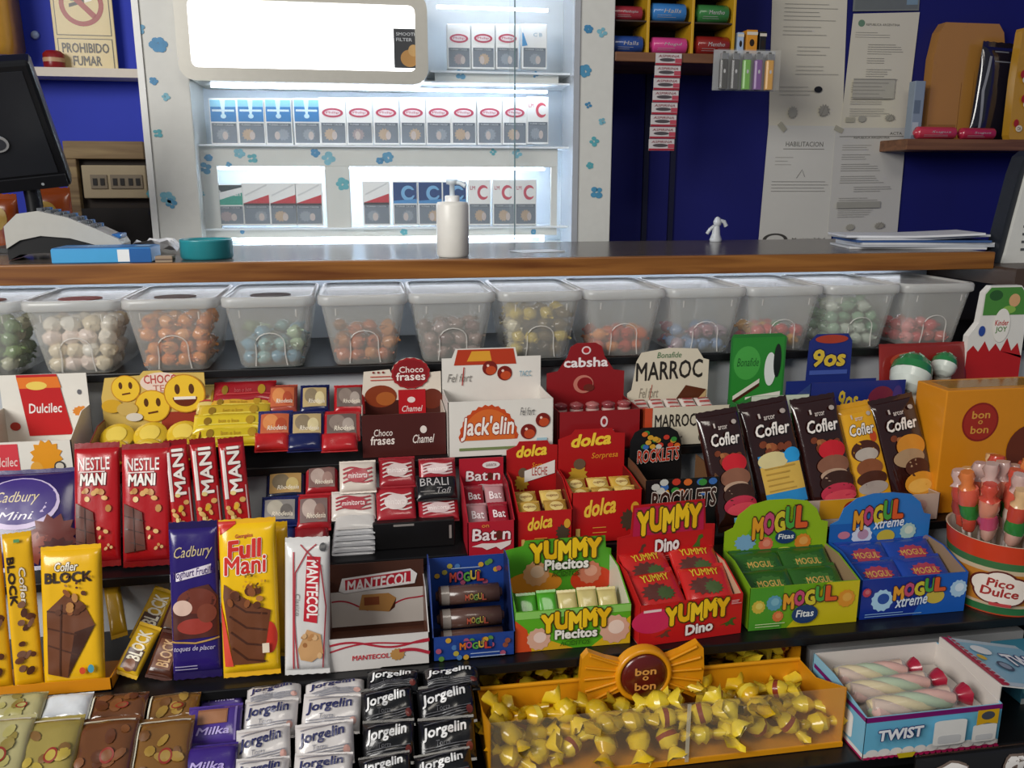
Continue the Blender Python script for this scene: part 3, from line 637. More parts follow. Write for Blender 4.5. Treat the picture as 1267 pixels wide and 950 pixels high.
roll(758, 798, 8, 25, '9c2f3a', 'crimson roll of sweets in the upper left slot of the yellow rack', 'Menthoplus', zb=zu)
roll(806, 853, 3, 25, '3a7cc0', 'light blue roll of sweets in the upper middle slot of the yellow rack', 'Halls', zb=zu)
roll(863, 906, 3, 25, '3a7a40', 'green roll of sweets in the upper right slot of the yellow rack', 'Mentho', zb=zu)
roll(758, 799, 42, 63, '2a4a90', 'dark blue roll of sweets in the lower left slot of the yellow rack', 'Halls', zb=zs1)
roll(806, 854, 43, 63, 'd0468a', 'pink roll of sweets in the lower middle slot of the yellow rack', 'Mogul', zb=zs1)
roll(861, 907, 40, 63, '8a2420', 'dark red roll of sweets in the lower right slot of the yellow rack', 'Mentho', zb=zs1)
# small boxes at the shelf end
for px0, px1, py0, hexc, lab in ((912, 921, 40, 'a8bcd8', 'pale blue small box beside the roll rack'), (923, 938, 37, 'd8922a', 'orange matchbox tilted beside the roll rack'), (939, 949, 39, '1c1a1a', 'black small box at the end of the brown wall shelf')):
    y = YR+.01; a, c = ony(px0, 64, y), ony(px1, py0, y); H = c.z-zs1; W = c.x-a.x
    b = MB(); b.box(0, W, 0, .03, .0004, H, card(hexc), .001); o = b.build('small_box'); o.location = (a.x, y, zs1)
    f = Face((Vector((0, 0, 0)), Vector((1, 0, 0)), Vector((0, 0, 1)), Vector((0, -1, 0))), W, H); f.ell(.5, .5, .22, .14, '2a1c10').rect(.0, .8, 1, .92, 'd8d0c0'); f.done(o); tag(o, lab, 'box')
# hanging strip of sachets
ys = YR-.003; top = ony(822, 66, ys); bot = ony(818, 187, ys); W = ony(838, 100, ys).x-ony(806, 100, ys).x; H = top.z-bot.z
sr_ = empty('sachet_strip', frame(Vector((bot.x-W/2, ys, bot.z)), Vector((1, 0, .0)), Vector((0, 1, 0)), Vector((0, 0, 1)))); tag(sr_, 'hanging strip of white and red pill sachets below the wall shelf', 'sachet strip')
for i in range(8):
    b = MB(); z0 = H*i/8; z1_ = H*(i+1)/8; sh = .0012*i
    pts = [(sh, z0+.001), (W+sh, z0+.001), (W+sh, z1_), (sh, z1_)]
    b.prism(pts, (Vector((0, -.001, 0)), Vector((1, 0, 0)), Vector((0, 0, 1)), Vector((0, -1, 0))), .0012, foil('cfc8c8')); o = b.build('sachet', sr_)
    f = Face((Vector((sh, -.001, z0)), Vector((1, 0, 0)), Vector((0, 0, 1)), Vector((0, -1, 0))), W, H/8)
    f.rect(0, .05, 1, .22, 'a02034').rect(.75, .25, 1, .6, 'b84a5a'); f.ell(.45, .48, .3, .14, '50484c').text('ASPIRINA', .1, .68, .9, .88, '8a2030', 0, .2) ; f.done(o)
# lighter pack on the shelf edge
ya = YR-.035; A = ony(887, 110, ya); C_ = ony(967, 62, ya); W = C_.x-A.x; H = C_.z-A.z
lp = empty('lighter_tray', T(A.x, ya, A.z)); tag(lp, 'clear plastic hanging tray of lighters at the end of the brown shelf', 'tray')
b = MB(); ac = PLAST(.07)
b.box(0, W, 0, .0012, 0, H, ac); b.build('clear_front', lp)
b = MB(); b.box(0, W, .026, .0275, 0, H*1.02, PLAST(.5, 'c8ccd0')); b.build('back_plate', lp)
b = MB(); b.box(0, W, .0012, .026, 0, .001, ac); b.build('tray_floor', lp)
for x in (0, W-.001):
    b = MB(); b.box(x, x+.001, .0012, .026, .001, H, ac); b.build('end_wall', lp)
b = MB(); b.box(.004, W-.004, .0276, .034, H*.8, H*.95, PLAST(.5, 'c8ccd0')); b.build('hook', lp)
for i, (hexc, lab) in enumerate((('2a2a2c', 'black lighter at the left end of the clear lighter tray'), ('3c3c40', 'charcoal lighter, second in the clear lighter tray'), ('6cb82a', 'lime green lighter in the clear lighter tray'), ('7a3a96', 'purple lighter in the clear lighter tray'), ('e0a020', 'amber yellow lighter at the right end of the clear lighter tray'))):
    cx = W*(.13+.185*i); lg = empty('lighter', T(A.x+cx, ya+.0135, A.z+.0012)); tag(lg, lab, 'lighter', 'lighters in the clear tray')
    b = MB(); b.loft([[(x*.0086*k, y*.006*k, z) for x, y in ((1, -.6), (1, .6), (.6, 1), (-.6, 1), (-1, .6), (-1, -.6), (-.6, -1), (.6, -1))] for z, k in ((0, .95), (.002, 1), (H*.72, 1), (H*.74, .92))], M(hexc, .3, var=.03), smooth=False); b.build('body', lg)
    b = MB(); b.box(-.0076, .0076, -.0052, .0052, H*.74, H*.9, M('c0c0c0', .25, metal=.9), .0008); b.build('metal_guard', lg)
    b = MB(); b.lathe([(.001, 0), (.003, .0), (.003, .005), (.001, .005)], (0, 0, H*.88), M('40403e', .4, metal=.8), 10); b.build('spark_wheel', lg)
    f = Face((Vector((-.006, -.0062, 0)), Vector((1, 0, 0)), Vector((0, 0, 1)), Vector((0, -1, 0))), .012, H*.72); f.ell(.5, .62, .2, .07, 'c8c8c8'); f.done(lg)
# white trigger sprayer nozzle standing behind the counter
c = ony(880, 306, 1.64); zb_ = ZC; s = ony(880, 268, 1.62).z-ZC
wp = empty('white_ornament', T(c.x, 1.62, ZC)); tag(wp, 'small white moulded ornament standing at the back of the counter before the blue wall', 'ornament'); WM = M('c8ccd0', .4)
b = MB(); b.lathe([(s*.22, .0003), (s*.25, s*.08), (s*.17, s*.3), (s*.15, s*.5), (s*.13, s*.62)], (0, 0, 0), WM, 14); b.build('body', wp)
b = MB(); b.lathe([(.001, s*.58), (s*.15, s*.66), (s*.17, s*.8), (s*.1, s*.95), (.001, s)], (.002, 0, 0), WM, 12); b.build('head', wp)
b = MB(); b.tube([(-s*.1, 0, s*.62), (-s*.28, -.002, s*.5), (-s*.4, -.002, s*.32)], s*.07, WM); b.build('left_arm', wp)
b = MB(); b.tube([(s*.1, 0, s*.85), (s*.3, -.002, s*.8), (s*.4, -.002, s*.62)], s*.09, WM); b.build('right_arm', wp)

# papers taped on the wall
YP = 1.992
def paper(name, label, tl, tr, bl_, br_, y, deco, hexc='d8d2c0'):
    P = [ony(p[0], p[1], y) for p in (bl_, br_, tr, tl)]; o0 = P[0].copy()
    b = MB(); n = Vector((0, -1, 0)); a = [p-o0 for p in P]; k = [p+Vector((0, .0006, 0)) for p in a]
    b.add(a+k, [(0, 1, 2, 3), (7, 6, 5, 4), (0, 4, 5, 1), (1, 5, 6, 2), (2, 6, 7, 3), (3, 7, 4, 0)], M(hexc, .6, var=.06, bscale=9)); o = b.build(name); o.location = o0
    f = Face((Vector((0, -.0001, 0)), (a[1]).normalized(), Vector((0, 0, 1)), n), a[1].length, (a[3]).length); deco(f); f.done(o, 'printing'); return tag(o, label, 'paper')
G = '8f8c82'; G2 = '6b6962'
def form(f, seed):
    rd = random.Random(seed); random.seed(seed)
    f.text('REPUBLICA ARGENTINA', .25, .9, .75, .92, G2, 0)
    v = .84
    while v > .14:
        n = rd.randint(2, 4); f.lines(rd.choice((.1, .1, .3)), v-.02*n, rd.uniform(.6, .92), v, n+1, G, .0008); v -= .02*n+rd.uniform(.03, .07)
    f.ell(.3, .08, .06, .03, 'a8a598', wob=.3).ell(.72, .09, .07, .03, 'a09c90', wob=.4).line([(.68, .06), (.74, .12), (.8, .07)], .001, G2)
def pA(f): f.quad((.03, .88), (.2, .9), (.26, .96), (.05, .95), '4a5a80'); form(f, 1); f.ell(.62, .2, .055, .016, '1a1a1a')
def pB(f): f.ell(.18, .92, .05, .03, '6a8a70'); form(f, 2); f.rect(.12, .26, .75, .44, 'b8b4a6').lines(.12, .27, .78, .43, 6, G2)
def pC(f): f.text('HABILITACION', .28, .83, .78, .87, G2, 0).line([(.25, .81), (.8, .81)], .0012, G2); f.lines(.15, .68, .4, .74, 3, G); f.lines(.12, .46, .92, .54, 4, G2).line([(.45, .57), (.52, .64), (.56, .58)], .001, G2); f.ell(.22, .05, .17, .055, '4a4844', a0=0, a1=180).ell(.22, .05, .12, .04, 'd0cec6', a0=0, a1=180).text('Municipalidad', .45, .03, .9, .065, G2)
def pD(f): f.line([(.05, .92), (.95, .92)], .0015, G2).text('ACTA', .75, .935, .92, .96, G2); form(f, 4); f.rect(.08, .26, .7, .32, 'a4a298')
paper('paper_sheet', 'yellowed printed certificate at the upper left of the taped papers', (958, -90), (1052, -90), (951, 158), (1042, 158), YP-.001, pA)
paper('paper_sheet', 'printed form with stamp at the upper right of the taped papers', (1056, 17), (1138, 15), (1040, 158), (1121, 158), YP-.002, pB, 'd6d0be')
paper('paper_sheet', 'white sheet with dark half round emblem at the lower left of the taped papers', (951, 155), (1036, 156), (938, 304), (1028, 303), YP-.003, pC, 'd0cec6')
paper('paper_sheet', 'white ruled sheet at the lower right of the taped papers', (1034, 158), (1122, 158), (1024, 292), (1110, 290), YP-.004, pD, 'c8c6c0')
paper('paper_sheet', 'dark grey photocopy strip at the very top of the taped papers', (1060, -60), (1142, -60), (1055, 14), (1137, 13), YP-.0025, lambda f: f.rect(.03, .03, .97, .97, '6f7472').rect(.8, .1, .97, .9, '7f98a8').lines(.1, .2, .8, .8, 5, '4c504e', .002), '7a7e7c')
for i, (px, py) in enumerate(((1052, 148), (1038, 160), (968, 157))):
    c = ony(px, py, YP-.006); b = MB(); b.box(-.012, .012, 0, .0005, -.006, .006, M('c4c0ac', .2, alpha=.6)); o = b.build('tape_piece'); o.location = (c.x, YP-.006, c.z); o.rotation_euler = (0, .4*i, 0); tag(o, ['piece of clear tape where the four papers meet', 'piece of clear tape just above the ruled sheet', 'piece of clear tape on the left paper seam'][i], 'tape')
# paper stack on the counter
rd = random.Random(9); A, B_ = ony(1042, 303, 1.40), ony(1212, 300, 1.40)
for i in range(6):
    b = MB(); W = (B_.x-A.x)*.86; dd = .12
    lift = lambda u: (.012*max(0, u-.55)**1.0*(i >= 4))
    n = 6; vs = [(u/n*W-W/2, y, lift(u/n)) for u in range(n+1) for y in (-dd/2, dd/2)]; th = .0035
    fs = [(2*k, 2*k+2, 2*k+3, 2*k+1) for k in range(n)]
    mt = M(['d0d2d6', 'b8bcc4', 'd8dade', '3a5a90', 'd4d6da', 'dee0e4'][i], .5)
    b.add([(x, y, z+th) for x, y, z in vs], fs, mt); b.add(vs, [tuple(reversed(q)) for q in fs], mt)
    m_ = len(vs); per = [2*k for k in range(n+1)]+[2*k+1 for k in range(n, -1, -1)]
    b.add([vs[k] for k in per]+[(vs[k][0], vs[k][1], vs[k][2]+th) for k in per], [(q, (q+1) % len(per), (q+1) % len(per)+len(per), q+len(per)) for q in range(len(per))], mt)
    o = b.build('notebook'); o.location = ((A.x+B_.x)/2+rd.uniform(-.012, .012), 1.42+rd.uniform(-.008, .008), ZC+.0005+i*.0039); o.rotation_euler = (0, 0, R(-9)+rd.uniform(-.12, .12))
    tag(o, ['bottom grey-white notebook of the paper stack on the counter', 'second notebook from below in the paper stack on the counter', 'third notebook from below in the paper stack on the counter', 'blue-covered notebook inside the paper stack on the counter', 'white sheet bundle just under the top of the paper stack', 'topmost white sheet bundle curling up on the paper stack'][i], 'notebook', 'paper stack on the counter')

# right shelf and its goods
yq = 1.88; X0q, X1q = ony(1122, 175, yq).x, ony(1262, 175, yq).x; zq1, zq0 = ony(1180, 172, yq).z, ony(1180, 186, yq).z
b = MB(); b.box(X0q, 1.95, yq, 1.998, zq0, zq1, WS, .002); tag(b.build('wall_shelf'), 'short brown wall shelf at the upper right with wrapped goods', 'shelf')
def at(px, y): return ony(px, 150, y).x
y = 1.962; W = at(1235, y)-at(1147, y); H = ony(1180, 28, y).z-zq1
b = MB(); pts = [(0, 0), (W, 0), (W, H*.7), (W*.93, H*.93), (W*.85, H), (W*.12, H), (W*.05, H*.92), (.0, H*.7)]
b.prism(pts, (Vector((0, 0, 0)), Vector((1, 0, 0)), Vector((0, 0, 1)), Vector((0, -1, 0))), .03, M('b5803c', .3, bump=.3, bscale=10, coat=.5)); o = b.build('cardboard_sleeve'); o.location = (at(1147, y), y, zq1+.0005); tag(o, 'tan glossy cardboard package standing on the right wall shelf', 'package')
f = Face((Vector((0, 0, 0)), Vector((1, 0, 0)), Vector((0, 0, 1)), Vector((0, -1, 0))), W, H); f.rect(.02, .12, .4, .14, '9a6a30').line([(.42, .02), (.42, .5)], .0012, '8a5c28').line([(.6, .02), (.58, .6)], .001, '9a6a30'); f.done(o)
y = 1.938; o = wrapper('dark_wrapped_pack', frame(Vector((at(1222, y), y, zq1)), Vector((1, 0, -.05)).normalized(), Vector((.05, 0, 1)).normalized(), Vector((0, -1, 0))), at(1244, y)-at(1200, y), ony(1220, 52, y).z-zq1, .03, M('1c1a26', .12, bump=.5, bscale=30, coat=1), p=3, deco=lambda f: f.line([(.2, .1), (.12, .5), (.2, .85)], .006, '8a8c94').lines(.3, .8, .9, .9, 2, '7a7c84', .003)); tag(o, 'dark item in crinkled clear film on the right wall shelf', 'package')
y = 1.93; b = MB(); b.box(0, at(1141, y)-at(1128, y), 0, .025, 0, ony(1133, 100, y).z-zq1, card('8a98a8'), .002); o = b.build('grey_carton'); o.location = (at(1128, y), y, zq1+.0005); tag(o, 'narrow blue-grey carton left of the tan package', 'carton')
f = Face((Vector((0, 0, 0)), Vector((1, 0, 0)), Vector((0, 0, 1)), Vector((0, -1, 0))), .02, .1); f.rect(.1, .1, .9, .4, 'b8c0c8').rect(.1, .6, .9, .9, '6a7888'); f.done(o)
roll(1134, 1188, 162, 177, 'c83a50', 'pink roll lying at the left on the front edge of the right wall shelf', 'Sugus', y=yq+.002, zb=zq1)
roll(1189, 1236, 163, 177, 'b82a48', 'darker pink roll lying right of the other one on the right wall shelf', 'Sugus', y=yq+.002, zb=zq1)
y = 1.886; b = MB(); Wp = .11; Hp = ony(1260, 35, y).z-zq1
b.loft([[(x, yy, z) for x, yy in ((0+k, -.004), (Wp-k, -.004), (Wp-k, .02), (k, .02))] for z, k in ((0, .004), (.01, 0), (Hp*.55, -.002), (Hp*.97, .002), (Hp, .004))], foil('c9962e'), smooth=False); o = b.build('yellow_packet'); o.location = (at(1249, y), y, zq1+.0005); tag(o, 'yellow packet printed with red hearts at the right edge of the photo', 'packet')
f = Face((Vector((0, -.0065, 0)), Vector((1, 0, 0)), Vector((0, 0, 1)), Vector((0, -1, 0))), Wp, Hp)
for i in range(4):
    for j in range(3): f.ell(.12+.3*j+.1*(i % 2), .15+.22*i, .06, .035, 'b02a20').ell(.2+.3*j+.1*(i % 2), .1+.22*i, .08, .03, 'e8dcc0').text('Oh', .16+.3*j+.1*(i % 2), .085+.22*i, .25+.3*j+.1*(i % 2), .115+.22*i, '5a2a18')
f.done(o)
# white appliance with vents at the right end
y = 1.32; xa = ony(1252, 300, y).x; hA = ony(1262, 186, y).z-1.18
ap = empty('white_appliance', T(xa, y, 1.18)); tag(ap, 'white plastic appliance with vent slits at the right end of the counter', 'appliance')
b = MB(); k = hA
prof = [(-.012, 0), (-.008, .02*1), (0, k*.4), (.012, k*.8), (.02, k*.95), (.032, k), (.2, k), (.2, 0)]
b.prism([(p[0], p[1]+.0005) for p in prof], (Vector((0, 0, 0)), Vector((1, 0, 0)), Vector((0, 0, 1)), Vector((0, -1, 0))), .04, M('dcdcd6', .35)); b.build('casing', ap)
for i in range(5):
    b = MB(); b.box(.018, .12, -.0012, 0, .022+.013*i, .026+.013*i, M('55585a', .5)); b.build('vent_slit', ap)
b = MB(); b.prism([(p[0]-.012, p[1]+.0005) for p in prof[:6]]+[(p[0]-.001, p[1]) for p in reversed(prof[:6])], (Vector((0, .006, 0)), Vector((1, 0, 0)), Vector((0, 0, 1)), Vector((0, -1, 0))), .03, M('20242c', .4)); b.build('dark_edge', ap)
# ================================================================ tubs of loose sweets under the counter
PL = PLAST(.36, 'd8d8d2'); PLL = PLAST(.5, 'e4e4e0'); PLR = PLAST(.4, 'eceae4')
tubs = [(-42, ['8aa86a', 'c8c8a8', '7a9a6a'], 4, 'green sweets', 'half out of frame at the far left'), (84, ['f0e8d8', 'f0dcd0', 'e8d8b8', 'f4f0e4'], 4, 'white marshmallow sweets', 'second from the left'),
        (207, ['e08a3a', 'e8a060', 'd87a30'], 4, 'orange sweets filling it', 'third from the left'), (330, ['8ab8b8', '6aa0b8', 'a8c4a0', '90b8c8'], 3, 'pale blue and green sweets', 'fourth from the left'),
        (449, ['b8743a', 'c06a40', 'a0622a', 'cc8850'], 3, 'caramel brown sweets', 'fifth from the left'), (561, ['8a6a64', '9c8078', 'a08a88', '7a5a58'], 3, 'mauve brown sweets', 'sixth from the left'),
        (671, ['c8b040', '6a5a38', 'd8d0b0', '4a4030'], 4, 'gold and black wrapped sweets', 'seventh from the left'), (776, ['d8642a', 'e08a40', 'c84a30'], 2, 'orange and red sweets', 'fifth from the right'),
        (878, ['b07a88', '7a98c0', 'a890a0'], 2, 'pink and blue sweets', 'fourth from the right'), (975, ['d04a4a', 'd8a040', '5a9a60', 'c86070'], 2, 'red, yellow and green sweets', 'third from the right'),
        (1072, ['8ab090', 'c8d4c4', '6a9a78'], 4, 'mint green sweets', 'second from the right'), (1165, ['d84a50', 'e88a88', 'd86a60'], 2, 'red and pink sweets', 'last on the right')]
short_ = ['green sweet', 'white marshmallow', 'orange sweet', 'bluish sweet', 'caramel sweet', 'mauve sweet', 'gold-black sweet', 'red-orange sweet', 'pink-blue sweet', 'bright sweet', 'mint sweet', 'red sweet']
def rr3(w, d, r, z, cy): return [(x, y+cy, z) for x, y in rrect(w, d, r, n=3)]
for ti, (px, cols, lev, what, where) in enumerate(tubs):
    big = 1.0
    lw, ld, hT = .125*big, .175, .101; y0 = 1.183
    cxp = ony(px, 375, y0).x
    tb = empty('sweet_tub', T(cxp, y0, ZT)); tag(tb, 'clear lidded plastic tub of %s, %s' % (what, where), 'tub', 'tubs of loose sweets')
    bw, bd = lw*.70, ld-.03; cy = ld/2
    b = MB(); b.loft([rr3(bw*.93, bd*.93, .012, .0004, cy), rr3(bw, bd, .014, .006, cy), rr3(lw*.86, ld-.016, .015, hT*.62, cy), rr3(lw*.93, ld-.008, .015, hT-.012, cy)], PL, True, False); b.build('body', tb)
    b = MB(); b.loft([rr3(lw*.97, ld-.003, .016, hT-.014, cy), rr3(lw, ld, .017, hT-.012, cy), rr3(lw, ld, .017, hT-.003, cy), rr3(lw*.97, ld-.004, .016, hT, cy), rr3(lw*.9, ld-.014, .014, hT, cy), rr3(lw*.88, ld-.018, .013, hT-.003, cy)], PLL, False, True); b.build('lid', tb)
    # raised arch on the front wall (front wall leans out towards the top)
    yf = lambda z: cy-(bd/2+(ld-.016-bd)/2*min(1, z/(hT*.62)))-.0008
    aw = lw*.155; pts = [(-aw*1.1, 0, .004)]+[(-aw, 0, .02), (-aw, 0, .032)]+[(-aw*math.cos(math.pi*k/8), 0, .036+aw*.75*math.sin(math.pi*k/8)) for k in range(9)]+[(aw, 0, .032), (aw, 0, .02), (aw*1.1, 0, .004)]
    b = MB(); b.tube([(x, yf(z), z) for x, _, z in pts], .0011, PLR); b.build('arch_rib', tb)
    for s in (-1, 1):
        b = MB(); b.tube([(s*lw*.3, yf(.06)-.002, hT-.018), (s*lw*.3, yf(.06)-.0005, hT-.028)], .0013, PLR); b.build('lid_clip', tb)
    if ti in (0, 1, 2, 3):
        b = MB(); b.loft([[(.028*math.cos(2*math.pi*k/20), .05+.022*math.sin(2*math.pi*k/20), hT-.0028+z) for k in range(20)] for z in (0, .0008)], M(['6a2a20', '7a2a20', '4a3a34', '3a3230'][ti], .5), smooth=False); b.build('lid_sticker', tb)
    rd = random.Random(100+ti); r = .0108
    grp = what+' in a tub'
    rows = 3 if lev < 4 else 3
    for k in range(lev):
        z = .012+k*.0175; wk = bw+(lw*.86-bw)*min(1, z/(hT*.62))-.012; nx = 4
        for j in range(rows):
            for i in range(nx):
                if k == lev-1 and rd.random() < (.35 if lev < 4 else .1): continue
                x = (i+.5-nx/2)*wk/nx+rd.uniform(-.002, .002)+(.002 if k % 2 else -.002); y = cy-bd/2+.021+j*.026+rd.uniform(-.002, .002)
                rr_ = .0108 if ti != 1 else .0125
                put(candy_mesh('wrapped_sweet', rr_, rd.choice(cols), None, ti != 1, squash=.9, crumple=.15, ear=.55), 'wrapped_sweet' if ti != 1 else 'marshmallow_sweet', '%s, %s layer, %s row, %s from left, tub %s' % (short_[ti], ['bottom', 'second', 'third', 'top'][k], ['front', 'middle', 'rear'][j], ORD[i], where.replace('half out of frame at the ', 'at ').replace('from the ', 'from ').replace('last on the right', 'rightmost')), 'sweet', grp,
                    (cxp+x, y0+y, ZT+z+rd.uniform(0, .002)), (rd.uniform(-.5, .5), rd.uniform(-.5, .5), rd.uniform(0, 3.14)))

def inpack(root, u, yd, z, w, h, t, lean, hexc, name, label, cat, group=None, deco=None, rz=0, p=4, crimp=.07, spin=0, mf=foil):
    """a wrapper inside a display box: u fraction across, yd metres back, z metres up, in the box's own frame"""
    ux = Vector((math.cos(R(rz)), math.sin(R(rz)), 0)); d = Vector((-math.sin(R(rz)), math.cos(R(rz)), 0)); uy = d*math.sin(R(lean))+Vector((0, 0, 1))*math.cos(R(lean)); n = ux.cross(uy)
    mt = root.matrix_world @ frame(Vector((u*root['_w'], yd, z))+n*(t/2), ux, uy, n)
    if spin: mt = mt @ Matrix.Translation((0, h/2, 0)) @ Matrix.Rotation(R(spin), 4, 'Z') @ Matrix.Translation((0, -h/2, 0))
    _seed[0] += 1
    return tag(wrapper(name, mt, w, h, t, mf(hexc), p, crimp, None, deco, .0003, _seed[0]), label, cat, group)

# ================================================================ shelf 1
def d_dul(f): f.rect(.05, .05, .42, .95, 'd8404a').text('Dulcilec', .08, .35, .4, .6, 'f4d0c8', shear=.2).ell(.72, .6, .16, .4, 'e89a20', wob=.25).ell(.6, .25, .07, .2, 'e8a840').ell(.85, .3, .06, .14, '3a3a3a').ell(.85, .3, .045, .1, 'd8d0c0')
def d_dulh(f):
    f.ell(.9, .55, .1, .06, 'e08a30', wob=.2).ell(.88, .33, .08, .07, 'e08a30', wob=.2).ell(.9, .78, .025, .03, '6a6a70').ell(.12, .4, .06, .05, 'b83a30')
    f.quad((.27, .28), (.78, .28), (.66, 1), (.2, 1), 'c21f22').quad((.22, .84), (.7, .84), (.67, .97), (.2, .97), 'e87a28').ell(.42, .87, .12, .05, 'f0d060').text('Dulcilec', .3, .55, .68, .66, 'f4e8e4', shear=.15, bold=.02)
tray('milk_sweet_box', 'white and red display box of milk sweets at the left end of the top shelf', 'sweet box', (-22, 590), (92, 581), (40, 546), (40, 463), Z1, .085, 'e8e4da', 'c4b8a8', front=d_dul, header=d_dulh)
def smiley(f, x, y, r, k, mood):
    a = f.w/f.h; f.ell(x, y, r*1.06, r*1.06*a, 'c88a20').ell(x, y, r, r*a, 'f2c634')
    for s in (-1, 1): f.ell(x+s*r*.36, y+r*.25*a, r*.14, r*.28*a, '5a3412', n=12)
    if mood: f.ell(x, y-r*.2*a, r*.62, r*.5*a, '6a2a14', a0=180, a1=360).line([(x-r*.55, y-r*.24*a), (x+r*.55, y-r*.24*a)], r*f.w*.16, 'f4ece0')
    else: f.line([(x-r*.3, y-r*.45*a), (x+r*.3, y-r*.35*a)], r*f.w*.12, '6a3a14')
def d_emo(f):
    f.rect(.55, .2, .99, .5, 'a03a28').ell(.58, .86, .2, .12, 'f0d8c8').text('CHOCO', .42, .85, .74, .95, 'c05048', .02).text('TEENS', .5, .75, .78, .83, 'c88070', .01)
    smiley(f, .24, .8, .13, 0, 0); smiley(f, .48, .58, .16, 0, 0); smiley(f, .8, .72, .19, 0, 1)
    f.ell(.1, .6, .1, .08, 'd8a828').ell(.24, .56, .1, .08, 'd0b060').ell(.3, .46, .08, .05, 'e0d8c8')
emb = tray('smiley_coin_box', 'yellow display box printed with smiling round faces on the top shelf', 'sweet box', (110, 578), (246, 567), (180, 552), (200, 458), Z1, .08, '8a2420', 'a88a60', hdr=[(0, 0), (1, 0), (1, .96), (.62, .97), (.58, 1), (.42, 1), (.38, .95), (.05, .93), (0, .7)], header=d_emo, hdrc='d8b860', hside=.05)
for k in range(6):
    i, j = k % 3, k//3; w_ = emb['_w']; b = MB(); r = w_*.155
    b.lathe([(r*.6, -.004), (r, -.001), (r*1.06, 0), (r, .001), (r*.6, .005), (.001, .006)], (0, 0, 0), foil('d8b428'), 20); b.lathe([(r*.62, .0056), (r*.5, .0062), (.001, .0064)], (0, 0, 0), foil('e8cc58'), 18, cap0=False)
    o = b.build('chocolate_coin'); o.matrix_world = emb.matrix_world @ Matrix.Translation((w_*(.19+.31*i), .012+.03*j, .022+.014*j)) @ Matrix.Rotation(R(38), 4, 'X'); tag(o, ['left', 'middle', 'right'][i]+' gold-foil chocolate coin, '+['front', 'rear'][j]+' row of the box with smiling faces', 'chocolate', 'gold coins in smiley box')
# loose yellow wafers and red ones behind
for i, (xl, xr, yb, yt, y, hx, lab) in enumerate(((243, 332, 556, 530, 1.115, 'c9b020', 'front lowest yellow wafer of the pile right of the smiley box'), (240, 330, 540, 516, 1.13, 'd8bc2a', 'second yellow wafer from the front of the pile'), (246, 334, 526, 504, 1.15, 'c8a82a', 'third yellow wafer from the front of the pile'), (258, 336, 514, 495, 1.17, 'd0a030', 'rear golden wafer of the pile below the dark red one'), (264, 341, 504, 476, 1.178, '9a1c24', 'dark red wafer packet at the back of the yellow pile'), (244, 268, 516, 480, 1.172, 'd8c070', 'pale gold packet standing left of the dark red wafer'))):
    bar('wafer_packet', lab, 'wafer', xl, xr, yb, yt, hx, Y=y, lean=52, t=.014, p=4, crimp=.06, deco=lambda f, i=i: f.text('bon o bon', .35, .4, .62, .58, 'b89020' if i < 4 else 'b85050').rect(.08, .3, .92, .36, 'e0cc50' if i < 4 else 'b83a3a').ell(.2, .5, .05, .2, '8a6a18').ell(.78, .5, .06, .22, 'b08a20'))
# small square biscuit packs: three columns, two rows
def d_bis(c1, c2, c3):
    return lambda f: f.rect(.1, .18, .9, .82, c1).ell(.38, .55, .22, .25, c2).ell(.68, .45, .16, .22, c3).text('Rhodesia', .3, .28, .85, .42, 'e8dcc8', shear=.2)
for i, (xl, xr, hx, art, nm) in enumerate(((322, 362, '1f2a68', ('c0603a', 'd88a50', 'b04a2c'), 'orange fronted navy biscuit pack'), (362, 402, '141c50', ('b8a070', '8a7a60', 'd8c898'), 'beige fronted navy biscuit pack'), (404, 446, 'b01c22', ('6a5a54', '8a7a70', 'a89a90'), 'grey fronted red biscuit pack'))):
    g = nm+'s'
    bar('biscuit_pack', nm+' lying under the front one of its stack, top shelf', 'biscuit', xl-6, xr-3, 562, 538, hx if i != 0 else 'b82020', Y=1.105, lean=40, t=.016, p=5, group=g)
    bar('biscuit_pack', nm+' at the front of its stack, top shelf', 'biscuit', xl-3, xr, 550, 512, hx, Y=1.115, lean=48, t=.014, p=5, deco=d_bis(*art), group=g)
    bar('biscuit_pack', nm+' in the back row, top shelf', 'biscuit', xl+10, xr+6, 516, 480, hx if i != 0 else 'a84a38', Y=1.165, lean=48, t=.014, p=5, deco=d_bis(*art), group=g)
def d_cf(f): f.rect(0, 0, 1, 1, '4a1c18').text('Choco', .14, .5, .36, .66, 'e8dcd4', .01, .15).text('frases', .1, .3, .38, .5, 'f0e4dc', .02, .1).text('Chamel', .6, .3, .86, .5, 'f0e4dc', .01, .3).ell(.73, .62, .04, .09, 'e8dcd4')
def d_cfh(f):
    f.rect(0, .0, 1, .5, '4a201a').ell(.24, .55, .2, .13, '8a3a1c').ell(.3, .52, .12, .08, 'b0602c').ell(.88, .5, .14, .12, '6a2a1a').lines(.12, .74, .42, .78, 2, 'c05040', .0015)
    for k in range(3): f.ell(.16+.06*k, .83, .015, .012, '8a3028')
    f.rect(.46, .2, .8, .62, 'b81c24').text('Chamel', .5, .36, .76, .43, 'f0dcd8', .01, .3).ell(.62, .5, .05, .035, 'f0dcd8')
    f.ell(.62, .81, .24, .18, 'a02024', wob=.06, n=32).ell(.62, .81, .215, .16, '8a161c', n=32).text('Choco', .48, .82, .78, .89, 'f0e0d8', .015).text('frases', .44, .73, .8, .82, 'f4e8e0', .02)
cfp = [(0, 0), (1, 0), (1, .82)]+[(.62+.24*math.cos(R(a)), .81+.18*math.sin(R(a))) for a in range(0, 181, 15)]+[(.36, .86), (.04, .84), (0, .5)]
